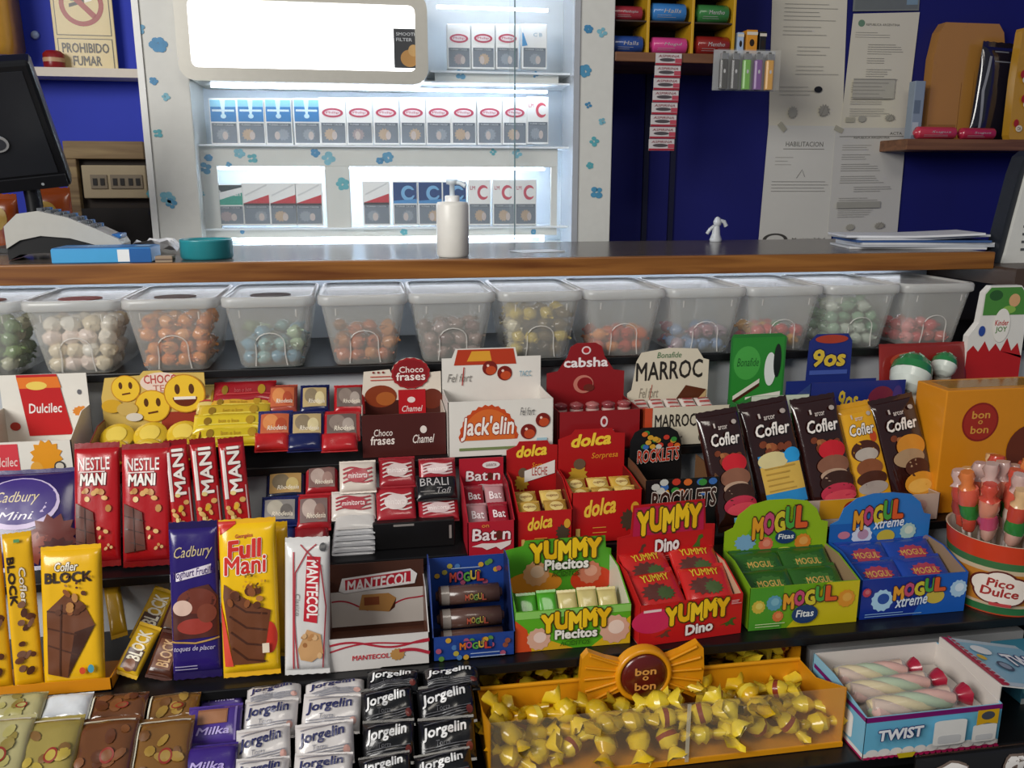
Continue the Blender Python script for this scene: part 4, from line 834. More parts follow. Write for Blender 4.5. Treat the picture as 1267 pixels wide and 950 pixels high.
cfb = tray('message_chocolate_box', 'brown and cream display box with round red scalloped badge, top shelf', 'chocolate box', (449, 562), (552, 553), (500, 512), (505, 441), Z1, .07, '4a1c18', 'e0d4c4', hdr=cfp, front=d_cf, header=d_cfh, hdrc='e4d8c8', sidec='d8ccc0', hside=.06)
def cherry(f, x, y, r): a = f.w/f.h; f.ell(x, y, r, r*a, '7a1c14').ell(x+r*.15, y-r*.3*a, r*.7, r*.6*a, 'c04a24').ell(x-r*.25, y+r*.35*a, r*.18, r*.18*a, 'f0d0c0')
def d_jk(f): f.ell(.38, .3, .28, .62, 'c84a1c', a0=0, a1=180, wob=.05, n=28).ell(.38, .3, .25, .55, 'd86a2a', a0=0, a1=180).text("Jack'elin", .12, .3, .62, .72, 'f8f0e8', .025, .15, ol='a03018', olw=.06).rect(.1, .12, .75, .17, '7a8a58'); cherry(f, .76, .42, .075); cherry(f, .9, .62, .07); f.rect(.84, .1, .94, .3, 'a8ccd8').text('Fel fort', .68, .72, .82, .86, '5a5a58', 0, .3)
def d_jkh(f): f.quad((.12, .82), (.75, .82), (.72, .99), (.16, .99), 'b83a1c').quad((.25, .86), (.5, .86), (.48, .97), (.3, .97), 'e0a030'); cherry(f, .48, .78, .075); cherry(f, .63, .72, .075); f.text('Fel fort', .05, .64, .3, .73, '8a8680', 0, .35).line([(.2, .6), (.22, .8)], .0015, 'b02a20').text('TACC', .78, .68, .9, .74, '8ab0c0')
jkb = tray('cherry_sweet_box', 'white open display box with orange lettering and round brown sweets, top shelf', 'sweet box', (555, 552), (684, 541), (620, 495), (612, 430), Z1, .09, 'e6e2da', 'd8d4cc', front=d_jk, header=d_jkh, hside=.075, hdr=[(0, 0), (1, 0), (1, .9), (.76, .9), (.74, 1), (.14, 1), (.1, .9), (0, .9)])
for k in range(8):
    i, j = k % 4, k//4; inpack(jkb, .14+.24*i, .01+.038*j, .02+.012*j, .03, .036, .016, 62, ['a83a24', 'b0aca8', '8a2a1c', 'c05a38'][(i+j) % 4], 'wrapped_chocolate', ORD[i]+' small wrapped chocolate, '+['front', 'rear'][j]+' row of the white box with orange lettering', 'chocolate', 'chocolates in the white box', p=3)
def d_cab(f): f.ell(.55, .72, .045, .14, 'e8d4d4').ell(.55, .72, .025, .08, 'a02024').text('cabsha', .38, .2, .78, .5, 'e8d0d0', .02).rect(0, 0, 1, .05, '4a0c10')
def d_cabh(f): f.text('cabsha', .22, .74, .78, .84, 'f4eaea', .03).ell(.5, .92, .06, .045, 'e8d0d0').ell(.5, .92, .04, .03, 'b01c22').ell(.47, .55, .13, .1, 'c87a6a').ell(.49, .55, .1, .075, '8a141a').ell(.54, .51, .07, .04, '6a2a20')
cbp = [(0, 0), (1, 0), (1, .68), (.86, .7), (.74, .85), (.7, .96), (.62, 1), (.38, 1), (.3, .96), (.26, .85), (.14, .7), (0, .68)]
cab_ = tray('red_bonbon_box', 'deep red display box with white lettering and an arched header, top shelf', 'chocolate box', (691, 546), (792, 535), (742, 508), (722, 424), Z1, .085, '8e161c', '5c1014', front=d_cab, header=d_cabh, hdr=cbp, hside=.055)
for k in range(10):
    i, j = k % 5, k//5; w_ = cab_['_w']; b = MB(); r = .0095
    b.lathe([(r*.85, 0), (r, .003), (r*.95, .012), (r*1.1, .014), (r*.9, .016), (r*.3, .018)], (0, 0, 0), foil(['9a4a4c', 'b06a68', '8a3a40'][k % 3]), 12); b.lathe([(r*1.02, .005), (r*1.02, .009)], (0, 0, 0), foil('d0b0a8'), 12, False, False)
    o = b.build('wrapped_bonbon'); o.matrix_world = cab_.matrix_world @ Matrix.Translation((w_*(.1+.2*i), .016+.026*j, .0325+.008*j)); tag(o, ORD[i]+' round foil-wrapped bonbon, '+['front', 'rear'][j]+' row of the deep red box', 'chocolate', 'bonbons in the deep red box')
b = MB(); w_ = cab_['_w']; b.box(.003, w_-.003, .004, .08, .0015, .031, M('4a1216', .6)); o = b.build('filler_card'); o.parent = cab_
def d_mar(f): f.rect(.0, 0, .09, 1, 'c84a28').text('MARROC', .12, .5, .6, .82, '2a2420', .012).text('Fel fort', .2, .12, .45, .3, '5a5450', 0, .3).ell(.68, .2, .04, .13, '2a2420')
def d_marh(f): f.text('MARROC', .1, .62, .92, .84, '2a2622', .015, skew=.12).text('Bonafide', .35, .88, .65, .95, '4a7a50', 0, .2).text('Fel fort', .14, .4, .38, .52, '9a9080', 0, .3).line([(.26, .3), (.3, .56)], .001, 'b04030'); f.quad((.58, .34), (.82, .3), (.98, .48), (.72, .54), '5a2c18').quad((.58, .26), (.82, .22), (.82, .3), (.58, .34), 'e0c8a0').quad((.82, .22), (.98, .4), (.98, .48), (.82, .3), 'c8a878')
mrp = [(0, 0), (1, 0), (1, .84), (.93, .86), (.85, .98), (.5, 1), (.16, .95), (.1, .84), (.05, .5), (0, .46)]
mrb = tray('marzipan_square_box', 'cream display box with black serif lettering and orange sides, top shelf', 'chocolate box', (797, 533), (902, 522), (848, 503), (826, 430), Z1, .085, 'd8ceb8', 'c87a4a', front=d_mar, header=d_marh, hdr=mrp, hdrc='dcd2bc', sidec='c0502c', hside=.04)
for k in range(10):
    i, j = k % 5, k//5; inpack(mrb, .11+.195*i, .008+.038*j, .024+.006*j, mrb['_w']*.18, .034, .01, 66, 'd0c4bc', 'chocolate_square', ORD[i]+' small wrapped square, '+['front', 'rear'][j]+' row of the cream lettered box', 'chocolate', 'squares in the cream box', deco=lambda f: f.rect(.15, .2, .85, .32, 'b04a48').rect(.15, .5, .85, .62, 'b04a48').rect(.15, .75, .85, .85, 'a03a40'), p=5)
def support(root, z, label, hx, dp):
    mt = root.matrix_world; o_ = mt.translation; m2 = mt.copy(); m2.translation = Vector((o_.x, o_.y, z)); W_ = root['_w']; H_ = o_.z-z
    b = MB(); b.box(.004, W_-.004, .003, dp-.003, .0003, H_-.0003, card(hx), .001); b.box(.004, W_-.004, .0026, .004, H_*.4, H_*.6, M('9a9484', .5)); o = b.build('plain_carton'); o.matrix_world = m2; tag(o, label, 'carton')
def d_grh(f): f.w /= .66; f.rect(.02, .02, .64, .96, '2f8a34').ell(.2, .66, .16, .2, '4aa848').text('Bonafide', .08, .62, .34, .72, '1c5a24', 0, .25).quad((.05, .22), (.36, .42), (.36, .47), (.05, .27), 'e8e0d4').quad((.05, .18), (.36, .38), (.36, .42), (.05, .22), '4a2416').quad((.2, .2), (.62, .26), (.62, .31), (.2, .25), 'e8e4d8').quad((.2, .15), (.62, .21), (.62, .26), (.2, .2), '4a2416').ell(.48, .58, .07, .2, 'e4e8e4').ell(.56, .68, .045, .2, '1c2420')
def d_gr(f):
    f.rect(0, .5, 1, 1, 'd4dcc8')
    for k in range(5): f.poly([(.12+.2*k, .5), (.2+.2*k, .5), (.17+.2*k, .85)], '2f6a34')
grb = tray('mint_stick_box', 'green display box of mint chocolate sticks with cream open tray, top shelf', 'chocolate box', (928, 517), (1000, 502), (965, 489), (928, 413), Z1+.012, .08, '2a7a34', 'c8c4a8', front=d_gr, header=d_grh, hdr=[(.0, 0), (1, 0), (1, .96), (.9, 1), (.04, 1), (0, .95)], hside=.03)
support(grb, Z1, 'white carton under the green mint box, top shelf', 'd8d4c4', .08)
def d_oos(f): f.rect(0, 0, 1, 1, '20307c').text('9os', .3, .25, .5, .75, 'd8b83a', .03, .1).ell(.75, .5, .14, .35, '7a2a40').ell(.92, .6, .05, .25, '4a3a80')
def d_oosh(f): f.text('9os', .28, .56, .62, .78, 'e0c040', .04, .1, ol='101a50', olw=.09).ell(.46, .93, .18, .06, 'b0402c').rect(.24, .44, .66, .5, '4a60b0')
oosb = tray('blue_tablet_tray', 'navy blue open tray with yellow lettering and small header, top shelf', 'sweet box', (1002, 497), (1119, 487), (1057, 472), (1020, 413), Z1+.026, .075, '20307c', '8a90a8', front=d_oos, header=d_oosh, hdr=[(0, 0), (1, 0), (1, .36), (.7, .36), (.69, .9), (.64, 1), (.3, 1), (.22, .9), (.21, .36), (0, .36)], hside=.024)
support(oosb, Z1, 'brown carton under the navy blue tray, top shelf', '6a4a34', .075)
for k in range(6):
    i, j = k % 3, k//3; inpack(oosb, .2+.3*i, .006+.033*j, .004, oosb['_w']*.28, .034, .008, 80, ['8a8478', '6a2a3a', 'b8a080'][(i+2*j) % 3], 'tablet_packet', ORD[i]+' flat tablet packet, '+['front', 'rear'][j]+' row of the navy blue tray', 'sweet packet', 'packets in the navy tray', p=5)
# red sweet bag and two green-white chocolate eggs at the end of the shelf
bar('red_sweet_bag', 'dark red sweet bag lying behind the green and white eggs', 'sweet bag', 1085, 1192, 478, 424, '8a2420', Y=1.182, lean=10, t=.014, p=3, deco=lambda f: f.ell(.3, .6, .2, .2, 'b04a30').ell(.7, .5, .18, .22, '6a1814').text('Arcor', .35, .4, .65, .55, 'c87a60'))
for px, py, r, y, lab in ((1127, 463, .030, 1.14, 'larger green and white foil egg at the right end of the top shelf'), (1168, 452, .019, 1.16, 'smaller green and white foil egg beside the orange box')):
    c = ony(px, py, y); b = MB(); n = 16
    for k in range(8):
        mt = foil('2a7a44') if k in (4, 5, 6) else foil('d4dcd4')
        a0, a1 = math.pi*k/8, math.pi*(k+1)/8
        b.loft([[(r*math.sin(a)*math.cos(2*math.pi*j/n)*(1+.06*(j % 2)*(k in (4, 5, 6))), r*math.sin(a)*math.sin(2*math.pi*j/n), -r*1.15*math.cos(a)) for j in range(n)] for a in (max(a0, .02), min(a1, 3.12))], mt, k == 0, k == 7)
    o = b.build('foil_egg'); o.location = (c.x, y, max(c.z, Z1+r*1.15)); o.rotation_euler = (R(-25), R(30), 0); tag(o, lab, 'chocolate egg')
    f = MB()
    for k in range(7):
        a = 2*math.pi*k/7; f.tube([(r*.3*math.cos(a), r*.3*math.sin(a), r*1.11), (r*.75*math.cos(a), r*.75*math.sin(a), r*.8)], r*.05, foil('9ac0a4'), 5)
    f.build('leaf_print', o)
c = ony(1127, 463, 1.14); 
if c.z-.0345 > Z1+.002:
    b = MB(); b.lathe([(.022, 0), (.024, .003), (.017, c.z-.0345*.95-Z1+.006)], (0, 0, 0), M('d8d0c0', .4), 16, True, False); o = b.build('egg_cup'); o.location = (c.x, 1.14, Z1+.0003); tag(o, 'pale cup holding the larger foil egg', 'cup')
c2 = ony(1168, 452, 1.16)
if c2.z-.022 > Z1+.002:
    b = MB(); b.lathe([(.014, 0), (.015, .003), (.012, c2.z-.019*1.15*.95-Z1+.004)], (0, 0, 0), M('c8c0b0', .4), 16, True, False); o = b.build('egg_cup'); o.location = (c2.x, 1.16, Z1+.0003); tag(o, 'pale cup holding the smaller foil egg', 'cup')
# egg surprise box at the right
y = 1.178; A = ony(1193, 460, y); Wk = ony(1266, 420, y).x-A.x; Hk = ony(1230, 354, y).z-Z1
kb = empty('egg_surprise_box', T(A.x, y, Z1)); tag(kb, 'red and white box with rounded green top behind the orange box', 'chocolate box')
b = MB(); pts = [(0, 0), (Wk, 0), (Wk, Hk*.78), (Wk*.96, Hk*.8), (Wk*.94, Hk*.95), (Wk*.84, Hk), (Wk*.3, Hk), (Wk*.2, Hk*.95), (Wk*.16, Hk*.72), (0, Hk*.62)]
b.prism([(p[0], p[1]+.0004) for p in pts], (Vector((0, 0, 0)), Vector((1, 0, 0)), Vector((0, 0, 1)), Vector((0, -1, 0))), .012, card('e4e2dc')); b.build('carton', kb)
f = Face((Vector((0, 0, 0)), Vector((1, 0, 0)), Vector((0, 0, 1)), Vector((0, -1, 0))), Wk, Hk)
f.rect(0, 0, 1, .46, 'b8181c').poly([(0, .46), (1, .46), (1, .44), (.9, .56), (.8, .5), (.7, .6), (.6, .5), (.5, .56), (.4, .5), (.3, .58), (.2, .5), (.1, .55), (0, .5)], 'b8181c')
f.poly([(.2, .78), (.96, .78), (.93, .94), (.84, .99), (.3, .99), (.21, .94)], '4a8a3a').ell(.4, .93, .12, .04, '2a5a2a').ell(.74, .89, .1, .05, 'd8a878').ell(.66, .82, .12, .03, '8ab850').ell(.22, .66, .06, .04, '2a4a9a')
f.ell(.56, .7, .15, .13, 'f0ece4').text('Kinder', .44, .7, .68, .74, 'c0302c', .02).text('JOY', .46, .64, .66, .69, '5a8a4a', .02); f.done(kb)
# big orange carton
y = 1.016; A = ony(1168, 520, y); Wo = .17; Ho = ony(1210, 482, y).z-Z2
ob = empty('orange_carton', T(A.x, y, Z2)); tag(ob, 'large orange carton with round red emblem behind the lollipops', 'carton')
b = MB(); b.box(0, Wo, 0, .066, .0004, Ho, card('d88a16'), .0015); b.build('carton_body', ob)
f = Face((Vector((0, 0, 0)), Vector((1, 0, 0)), Vector((0, 0, 1)), Vector((0, -1, 0))), Wo, Ho); a = Wo/Ho
f.ell(.33, .74, .165, .165*a, '8a1c14', n=32).ell(.33, .74, .15, .15*a, 'a42a1c', n=32).text('bon', .25, .77, .41, .83, 'd89a40', .02).text('o', .31, .725, .35, .755, 'd89a40', .02).text('bon', .25, .65, .41, .71, 'd89a40', .02).ell(.8, .5, .2, .2, '6a2c14'); f.done(ob, 'front_artwork')
b = MB(); b.box(.012, Wo-.01, .012, .055, Ho, Ho+.0006, M('c89a50', .12, alpha=.6)); b.build('top_film', ob)

# ================================================================ shelf 2
bar('cocoa_snack_bag', 'purple sweet bag with white-ringed oval badge at the left of the middle shelf', 'sweet bag', -40, 96, 700, 586, '2a1a5c', Z=Z2, lean=32, t=.026, p=3, crimp=.04, wr=.0003, deco=lambda f: f.ell(.48, .64, .36, .26, 'c8b8d8').ell(.48, .66, .33, .23, '3a2478').text('Cadbury', .26, .62, .66, .76, 'd8c8a0', .0, .35).text('Mini', .3, .48, .62, .56, 'e8e4ec', 0, .3).ell(.8, .3, .2, .2, '6a2a24', wob=.3).ell(.62, .2, .18, .14, '8a4030', wob=.3).ell(.85, .18, .15, .1, '4a1a1c', wob=.3))
def squares(f, u0, v0, u1, v1, c, cd, nx=2, ny=4):
    f.quad((u0, v0), (u1, v0+.02), (u1-.06, v1-.08), (u0, v1), c)
    for j in range(1, ny): f.line([(u0, v0+(v1-v0)*j/ny), (u1-.03, v0+(v1-v0)*j/ny-.05)], .0012, cd)
    f.line([((u0+u1)/2, v0), ((u0+u1)/2-.02, v1-.04)], .0012, cd)
def nuts(f, u0, v0, u1, v1, n, cs, r=.05, seed=1):
    rd = random.Random(seed); a = f.w/f.h
    for k in range(n): f.ell(rd.uniform(u0, u1), rd.uniform(v0, v1), r*rd.uniform(.6, 1.2), r*a*rd.uniform(.5, .9), rd.choice(cs), n=9, rot=rd.uniform(0, 180))
def d_nes(f):
    f.text('NESTLE', .12, .78, .8, .88, 'f0e4e0', .015, .0).line([(.14, .765), (.7, .765)], .0014, 'e8d8d4').text('MANI', .16, .66, .72, .75, 'f4f0e8', .04, .1, ol='5a1010', olw=.08)
    nuts(f, .15, .46, .8, .62, 9, ['d8a860', 'c08a48', 'e8c888'], .08, 3); squares(f, .06, .12, .5, .52, '5c2a1c', '3a160e'); nuts(f, .5, .12, .85, .34, 6, ['e0b878', 'd09a58'], .055, 5)
for i, (xl, xr, yb, yt, lab) in enumerate(((96, 152, 702, 549, 'leftmost face-on red peanut chocolate bar on the middle shelf'), (155, 214, 701, 550, 'second face-on red peanut chocolate bar on the middle shelf'))):
    bar('peanut_chocolate_bar', lab, 'chocolate bar', xl, xr, yb, yt, 'b0141c', Z=Z2, lean=18, t=.012, p=9, crimp=.045, crimpc='8a0e14', deco=d_nes, group='red peanut chocolate bars')
def d_nesd(f): f.rect(.06, .5, .2, .9, 'e0d0cc').text('MANI', .3, .55, .75, .92, 'f0e8e0', .03, rot=90, ol='6a1010', olw=.06); nuts(f, .1, .3, .8, .55, 10, ['d8a860', 'c08a48', 'e8d088', 'e0b030'], .14, 7); f.rect(.1, .1, .6, .3, '5c2a1c').line([(.88, .1), (.88, .6)], .0016, 'd8b0b0')
for i, (xl, xr, yb, yt) in enumerate(((217, 246, 696, 544), (249, 281, 694, 542), (284, 316, 692, 541))):
    bar('peanut_chocolate_bar', ['red peanut bar turned edgewise beside the face-on pair', 'middle one of the three edgewise red peanut bars', 'rightmost edgewise red peanut bar by the biscuit packs'][i], 'chocolate bar', xl, xr, yb, yt, 'b0141c', Z=Z2, lean=18, rz=14, t=.011, p=7, crimp=.045, crimpc='8a0e14', deco=d_nesd, group='red peanut chocolate bars')
# biscuit packs in two rows
for i, (xl, xr, yb, yt, y, hx, art, lab) in enumerate((
        (330, 378, 622, 585, 1.075, '141a38', ('b08a50', '7a6a50', 'c8b070'), 'black-blue biscuit pack in the back row of the middle shelf'), (324, 370, 655, 617, 1.04, '18245c', ('8a8480', 'b0a898', '6a6460'), 'navy biscuit pack at the front beside the edgewise red bars'),
        (379, 419, 615, 578, 1.075, 'a01c24', ('7a5a54', 'b09a90', '9a7a70'), 'red biscuit pack in the back row of the middle shelf'), (368, 410, 660, 614, 1.035, 'a81c24', ('7a6460', 'b8a49a', '8a6a60'), 'red biscuit pack at the front beside the white wafer stack'))):
    bar('biscuit_pack', lab, 'biscuit', xl, xr, yb, yt, hx, Y=y, lean=46, t=.014, p=5, deco=d_bis(*art), group='biscuit packs, middle shelf')
for i, (xl, xr, yb, hx, lab) in enumerate(((322, 368, 684, '18245c', 'lower navy biscuit pack propping the front navy one, middle shelf'), (366, 408, 684, '8a161c', 'lower red biscuit pack propping the front red one, middle shelf'))):
    bar('biscuit_pack', lab, 'biscuit', xl, xr, yb, 655, hx, Z=Z2, lean=40, t=.02, p=5, group='biscuit packs, middle shelf')
def swirl(c, bgc=None):
    def d(f):
        if bgc: f.rect(.06, .1, .94, .9, bgc)
        for k in range(4): f.wave(.1, .3+.13*k, .9, .34+.13*k, .05, 1.0, .0022, c)
        f.ell(.5, .5, .3, .22, c).text('minitorta', .24, .42, .76, .58, 'f0e4e0', .01, .15)
    return d
for i in range(6):
    bar('wafer_pack', 'flat silver-white wafer pack number %s from the bottom of the white stack, middle shelf' % ['one', 'two', 'three', 'four', 'five', 'six'][i], 'wafer', 411+i, 464, 692-7*i, 668-7*i, 'b8b8ba' if i < 5 else 'd0ccc8', Y=1.012+.002*i, lean=64, t=.008, p=4, crimp=.04, group='white wafer stack, middle shelf')
bar('wafer_pack', 'front white wafer pack with red ribbon print atop the white stack', 'wafer', 411, 465, 646, 610, 'd8d0c8', Y=1.04, lean=48, t=.012, p=5, deco=swirl('a83a44'), group='white wafer stack, middle shelf')
bar('wafer_pack', 'rear white wafer pack with red ribbon print, middle shelf back row', 'wafer', 421, 466, 612, 572, 'd4c8bc', Y=1.06, lean=38, t=.012, p=5, deco=swirl('a83a44'), group='white wafer stack, middle shelf')
A, B_ = onz(432, 696, Z2), onz(568, 687, Z2)
bc = empty('black_carton', T(A.x+.03, 1.02, Z2)); tag(bc, 'low black carton under the swirl-printed wafers, middle shelf', 'carton')
W = B_.x-A.x-.032; b = MB(); b.box(0, W, 0, .088, .0004, .036, card('0e0c0d'), .001); b.build('carton_body', bc)
f = Face((Vector((0, 0, 0)), Vector((1, 0, 0)), Vector((0, 0, 1)), Vector((0, -1, 0))), W, .036); f.rect(.25, .86, .5, .94, '8a8480').rect(.93, .3, .96, .8, '8a8480'); f.done(bc)
bar('mini_cake_pack', 'front red mini cake pack with white swirls on the black carton', 'cake', 467, 515, 648, 604, 'a0222c', Y=1.035, lean=46, t=.012, p=5, deco=swirl('d8c8c4'), group='red swirl cake packs')
bar('mini_cake_pack', 'rear red mini cake pack with white swirls, back row on the black carton', 'cake', 470, 515, 606, 568, '98202a', Y=1.066, lean=46, t=.012, p=5, deco=swirl('d0bcb8'), group='red swirl cake packs')
bar('mini_cake_pack', 'front dark red swirl pack below the black lettered one', 'cake', 519, 568, 648, 618, '9a202c', Y=1.035, lean=46, t=.012, p=5, deco=swirl('d0b8b8'), group='dark swirl cake packs')
bar('mini_cake_pack', 'black mini cake pack with grey capital lettering between two red ones', 'cake', 516, 566, 622, 590, '141214', Y=1.046, lean=46, t=.013, p=5, deco=lambda f: f.text('BRALI', .1, .5, .8, .8, 'b8b4b4', .0).text('Tofi', .5, .2, .85, .42, 'a8a4a4', 0, .3).line([(.1, .3), (.45, .28)], .001, '8a8684'), group='dark swirl cake packs')
bar('mini_cake_pack', 'rear dark red swirl pack above the black lettered one', 'cake', 519, 564, 596, 568, '98202a', Y=1.068, lean=30, t=.012, p=5, deco=swirl('d0b8b8'), group='dark swirl cake packs')
def d_bat(f): f.text('Bat n', .1, .46, .9, .8, 'f0e0e0', .02, .05, ol='6a0c14', olw=.06).ell(.66, .6, .07, .13, '5a2418').poly([(.08, .3), (.3, .38), (.6, .36), (.92, .42), (.9, .3), (.7, .16), (.6, .26), (.4, .18), (.3, .26)], 'e4d4d0').text('on', .3, .84, .45, .92, 'e08a40')
def d_bath(f): f.text('Bat n', .15, .68, .92, .82, 'f0e0e0', .02, .05, ol='6a0c14', olw=.05).ell(.69, .74, .065, .05, '5a2418').poly([(.1, .58), (.5, .63), (.92, .6), (.8, .52), (.5, .54), (.2, .5)], 'd8c4c4').ell(.72, .9, .2, .05, 'e4dcd8').text('GARANTIA', .6, .88, .84, .92, '8a6a68')
btb = tray('wafer_bar_box', 'narrow crimson display box with white lettering on the middle shelf', 'chocolate box', (579, 691), (637, 684), (607, 645), (598, 566), Z2, .095, 'b01a2c', '7a141e', front=d_bat, header=d_bath, hside=.075)
for k in range(4): inpack(btb, .27+.46*(k % 2), .012+.035*(k//2), .022+.012*(k//2), btb['_w']*.43, .045, .012, 55, ['b8888c', '9a2030'][(k+k//2) % 2], 'wafer_bar', ['front left', 'front right', 'rear left', 'rear right'][k]+' small wafer bar in the narrow crimson box', 'wafer', 'bars in the crimson box', deco=lambda f: f.text('Bat', .2, .4, .8, .65, 'f0e0e0', .02))
def d_dol(f): f.text('dolca', .18, .55, .62, .86, 'f0c040', .035, .2, skew=.25).lines(.3, .2, .55, .3, 2, 'e0a040', .001).ell(.82, .42, .12, .2, '4a3a2c', wob=.3).ell(.9, .65, .06, .12, 'd8a030').rect(.06, .1, .12, .3, 'd8b060')
def d_dolh(f): f.text('dolca', .2, .82, .78, .95, 'f4cc3c', .04, .2, skew=.2).text('dolca', .2, .82, .78, .95, 'f4cc3c', .04, .2, skew=.2).text('Sorpresa', .5, .66, .9, .74, 'e8902c', .01, .2, skew=.1).ell(.3, .5, .13, .1, 'c89a30', wob=.3).ell(.32, .62, .09, .06, '6a5440')
for i, (bl, br, ft, ht, dp, lab) in enumerate((((641, 673), (708, 664), (674, 632), (660, 545), .095, 'red display box of gold sweets beside the narrow crimson box'), ((700, 672), (793, 658), (745, 608), (737, 530), .085, 'larger red display box of gold sweets below the deep red bonbon box'))):
    hd = d_dolh if i else (lambda f: (d_dolh(f), f.quad((.35, .5), (.95, .6), (.95, .76), (.35, .64), 'e8e0d8').text('LECHE', .5, .58, .8, .68, 'b03a30', .01)))
    tr_ = tray('gold_sweet_box', lab, 'sweet box', bl, br, ft, ht, Z2, dp, 'b81618', '6a1410', front=d_dol, header=hd, hside=.075, hdr=[(0, 0), (1, 0), (1, .94), (.85, .95), (.8, 1), (.25, 1), (.2, .95), (0, .9)], hdrc='ae1416')
    w_, fh = tr_['_w'], tr_['_f']
    b = MB(); b.box(.003, w_-.003, .003, dp-.004, .0015, fh*.6, M('5a1210', .6)); b.build('filler_card', tr_)
    for k in range(3 if i else 2):
        for j in range(2): inpack(tr_, (k+.5)/(3 if i else 2), .008+.026*j, fh*.6+.003+.004*j, w_*.3 if i else w_*.42, .03, .012, 62, ['c8a040', 'b08a38', 'd8b860'][(k+j) % 3], 'gold_sweet', ORD[k]+' gold foil sweet packet, '+['front', 'rear'][j]+' row of the '+['smaller', 'larger'][i]+' red box', 'sweet packet', ['gold packets, smaller red box', 'gold packets, larger red box'][i], p=3, deco=lambda f: f.ell(.5, .5, .3, .25, 'e0c880').text('nugaton', .25, .42, .75, .58, '7a3a18'))
def gems(f, u0, v0, u1, v1, n, seed, r=.04):
    rd = random.Random(seed); a = f.w/f.h
    for k in range(n): f.ell(rd.uniform(u0, u1), rd.uniform(v0, v1), r, r*a*.8, rd.choice(['c83a28', '3a8a3a', '3a6ab0', 'd8a030', 'd86a28', 'c8c8c0']), n=10)
def d_roc(f): f.rect(0, .5, 1, 1, '141212'); gems(f, .05, .75, .95, .97, 14, 4, .06); f.text('ROCKLETS', .08, .5, .96, .8, '3a2018', .03, .05, skew=.12, ol='d8ccc0', olw=.07)
def d_roch(f): gems(f, .1, .78, .7, .94, 18, 8, .045); f.text('ROCKLETS', .12, .62, .72, .76, 'b8321c', .03, .05, skew=.2, ol='d8d0c4', olw=.06)
rcp = [(0, 0), (.76, 0), (.78, .5), (.76, .82), (.7, .94), (.58, 1), (.2, 1), (.08, .95), (.02, .85)]
rob = tray('sugar_coated_sweet_box', 'black display box with multicoloured dots and outlined lettering, middle shelf', 'sweet box', (797, 662), (886, 648), (845, 592), (815, 528), Z2, .08, '141212', '7a5638', front=d_roc, header=d_roch, hdr=rcp, sidec='6a4a34', hside=.085)
# low box holding the five big chocolate bars
def d_lb(f): f.quad((.36, .3), (.62, .3), (.62, 1), (.36, 1), 'd89a20').ell(.53, .62, .045, .3, 'a02a1c').text('bon', .51, .64, .55, .74, 'e8c070').text('bon', .51, .5, .55, .6, 'e8c070').ell(.85, .5, .03, .2, 'b08a80').ell(.9, .6, .03, .2, 'c09a90')
lbx = tray('low_bar_box', 'low cardboard box with yellow panel propping the five large chocolate bars', 'box', (925, 662), (1160, 640), (1130, 612), (1130, 612), Z2, .085, 'c8b0a0', 'a88868', front=d_lb, hside=.035)
def d_cof(kind):
    def d(f):
        nuts(f, .15, .55, .85, .66, 9, ['7a3a20', 'a86a3c', '9a5430'], .09, 11)
        if kind == 'blue': f.rect(.12, .14, .92, .55, '2a8ac8').rect(.12, .24, .92, .46, 'd8b050').ell(.4, .5, .3, .07, 'd8c890').ell(.8, .52, .16, .06, '2a9ad8').lines(.2, .26, .85, .44, 5, 'b8903c', .002)
        elif kind == 'red': f.ell(.62, .54, .3, .08, 'c8202c').ell(.58, .42, .36, .08, '8a5a44').ell(.55, .34, .3, .05, 'b89880').ell(.6, .28, .38, .09, '3a2018').ell(.58, .19, .4, .08, 'c03048').ell(.6, .16, .36, .05, 'd84a58')
        elif kind == 'yel': f.rect(.06, .1, .94, .9, 'e0a41c').ell(.5, .55, .4, .1, '4a2416').ell(.5, .52, .32, .06, 'b8aca0').ell(.5, .4, .36, .08, '8a5030').ell(.5, .3, .42, .07, '4a2416').ell(.48, .22, .4, .06, 'a89c94').ell(.78, .67, .1, .05, 'c84a20')
        else: f.ell(.6, .55, .32, .1, 'd08a2a').ell(.5, .45, .34, .08, 'a88a68').ell(.62, .36, .26, .08, '4a2416').ell(.62, .22, .36, .1, 'd8922a').ell(.58, .2, .26, .06, 'e8b050')
        f.text('Cofler', .18, .7, .86, .8, 'f0e8e0', .025, .2, ol='1a0c08', olw=.06).text('arcor', .4, .83, .62, .86, 'd8ccc4').rect(.3, .85, .34, .89, 'c8bcb4').ell(.8, .88, .06, .02, 'b0a49c').rect(.36, .06, .5, .1, '6ab0c8')
    return d
for i, (xl, xr, yb, yt, hx, kd, tl, lab, xb) in enumerate(((879, 931, 655, 507, '2c110e', 'red', -7, 'large brown chocolate bar with red print leaning next to the black dotted box', 912), (933, 995, 645, 494, '2c110e', 'blue', -8, 'large brown chocolate bar with blue and wafer print', 972), (994, 1050, 640, 490, '2c110e', 'red', -7, 'large brown chocolate bar with red print between the blue and yellow ones', 1032), (1045, 1090, 634, 498, 'd89a18', 'yel', -8, 'large yellow chocolate bar among the brown ones', 1080), (1090, 1146, 628, 490, '2c110e', 'ora', -9, 'large brown chocolate bar with orange print, rightmost of the five', 1132))):
    bar('filled_chocolate_bar', lab, 'chocolate bar', xl, xr, yb, yt, hx, Z=Z2+.003, lean=20, tilt=tl, t=.016, p=6, crimp=.04, deco=d_cof(kd), group='five large chocolate bars', xb=xb, mf=film)

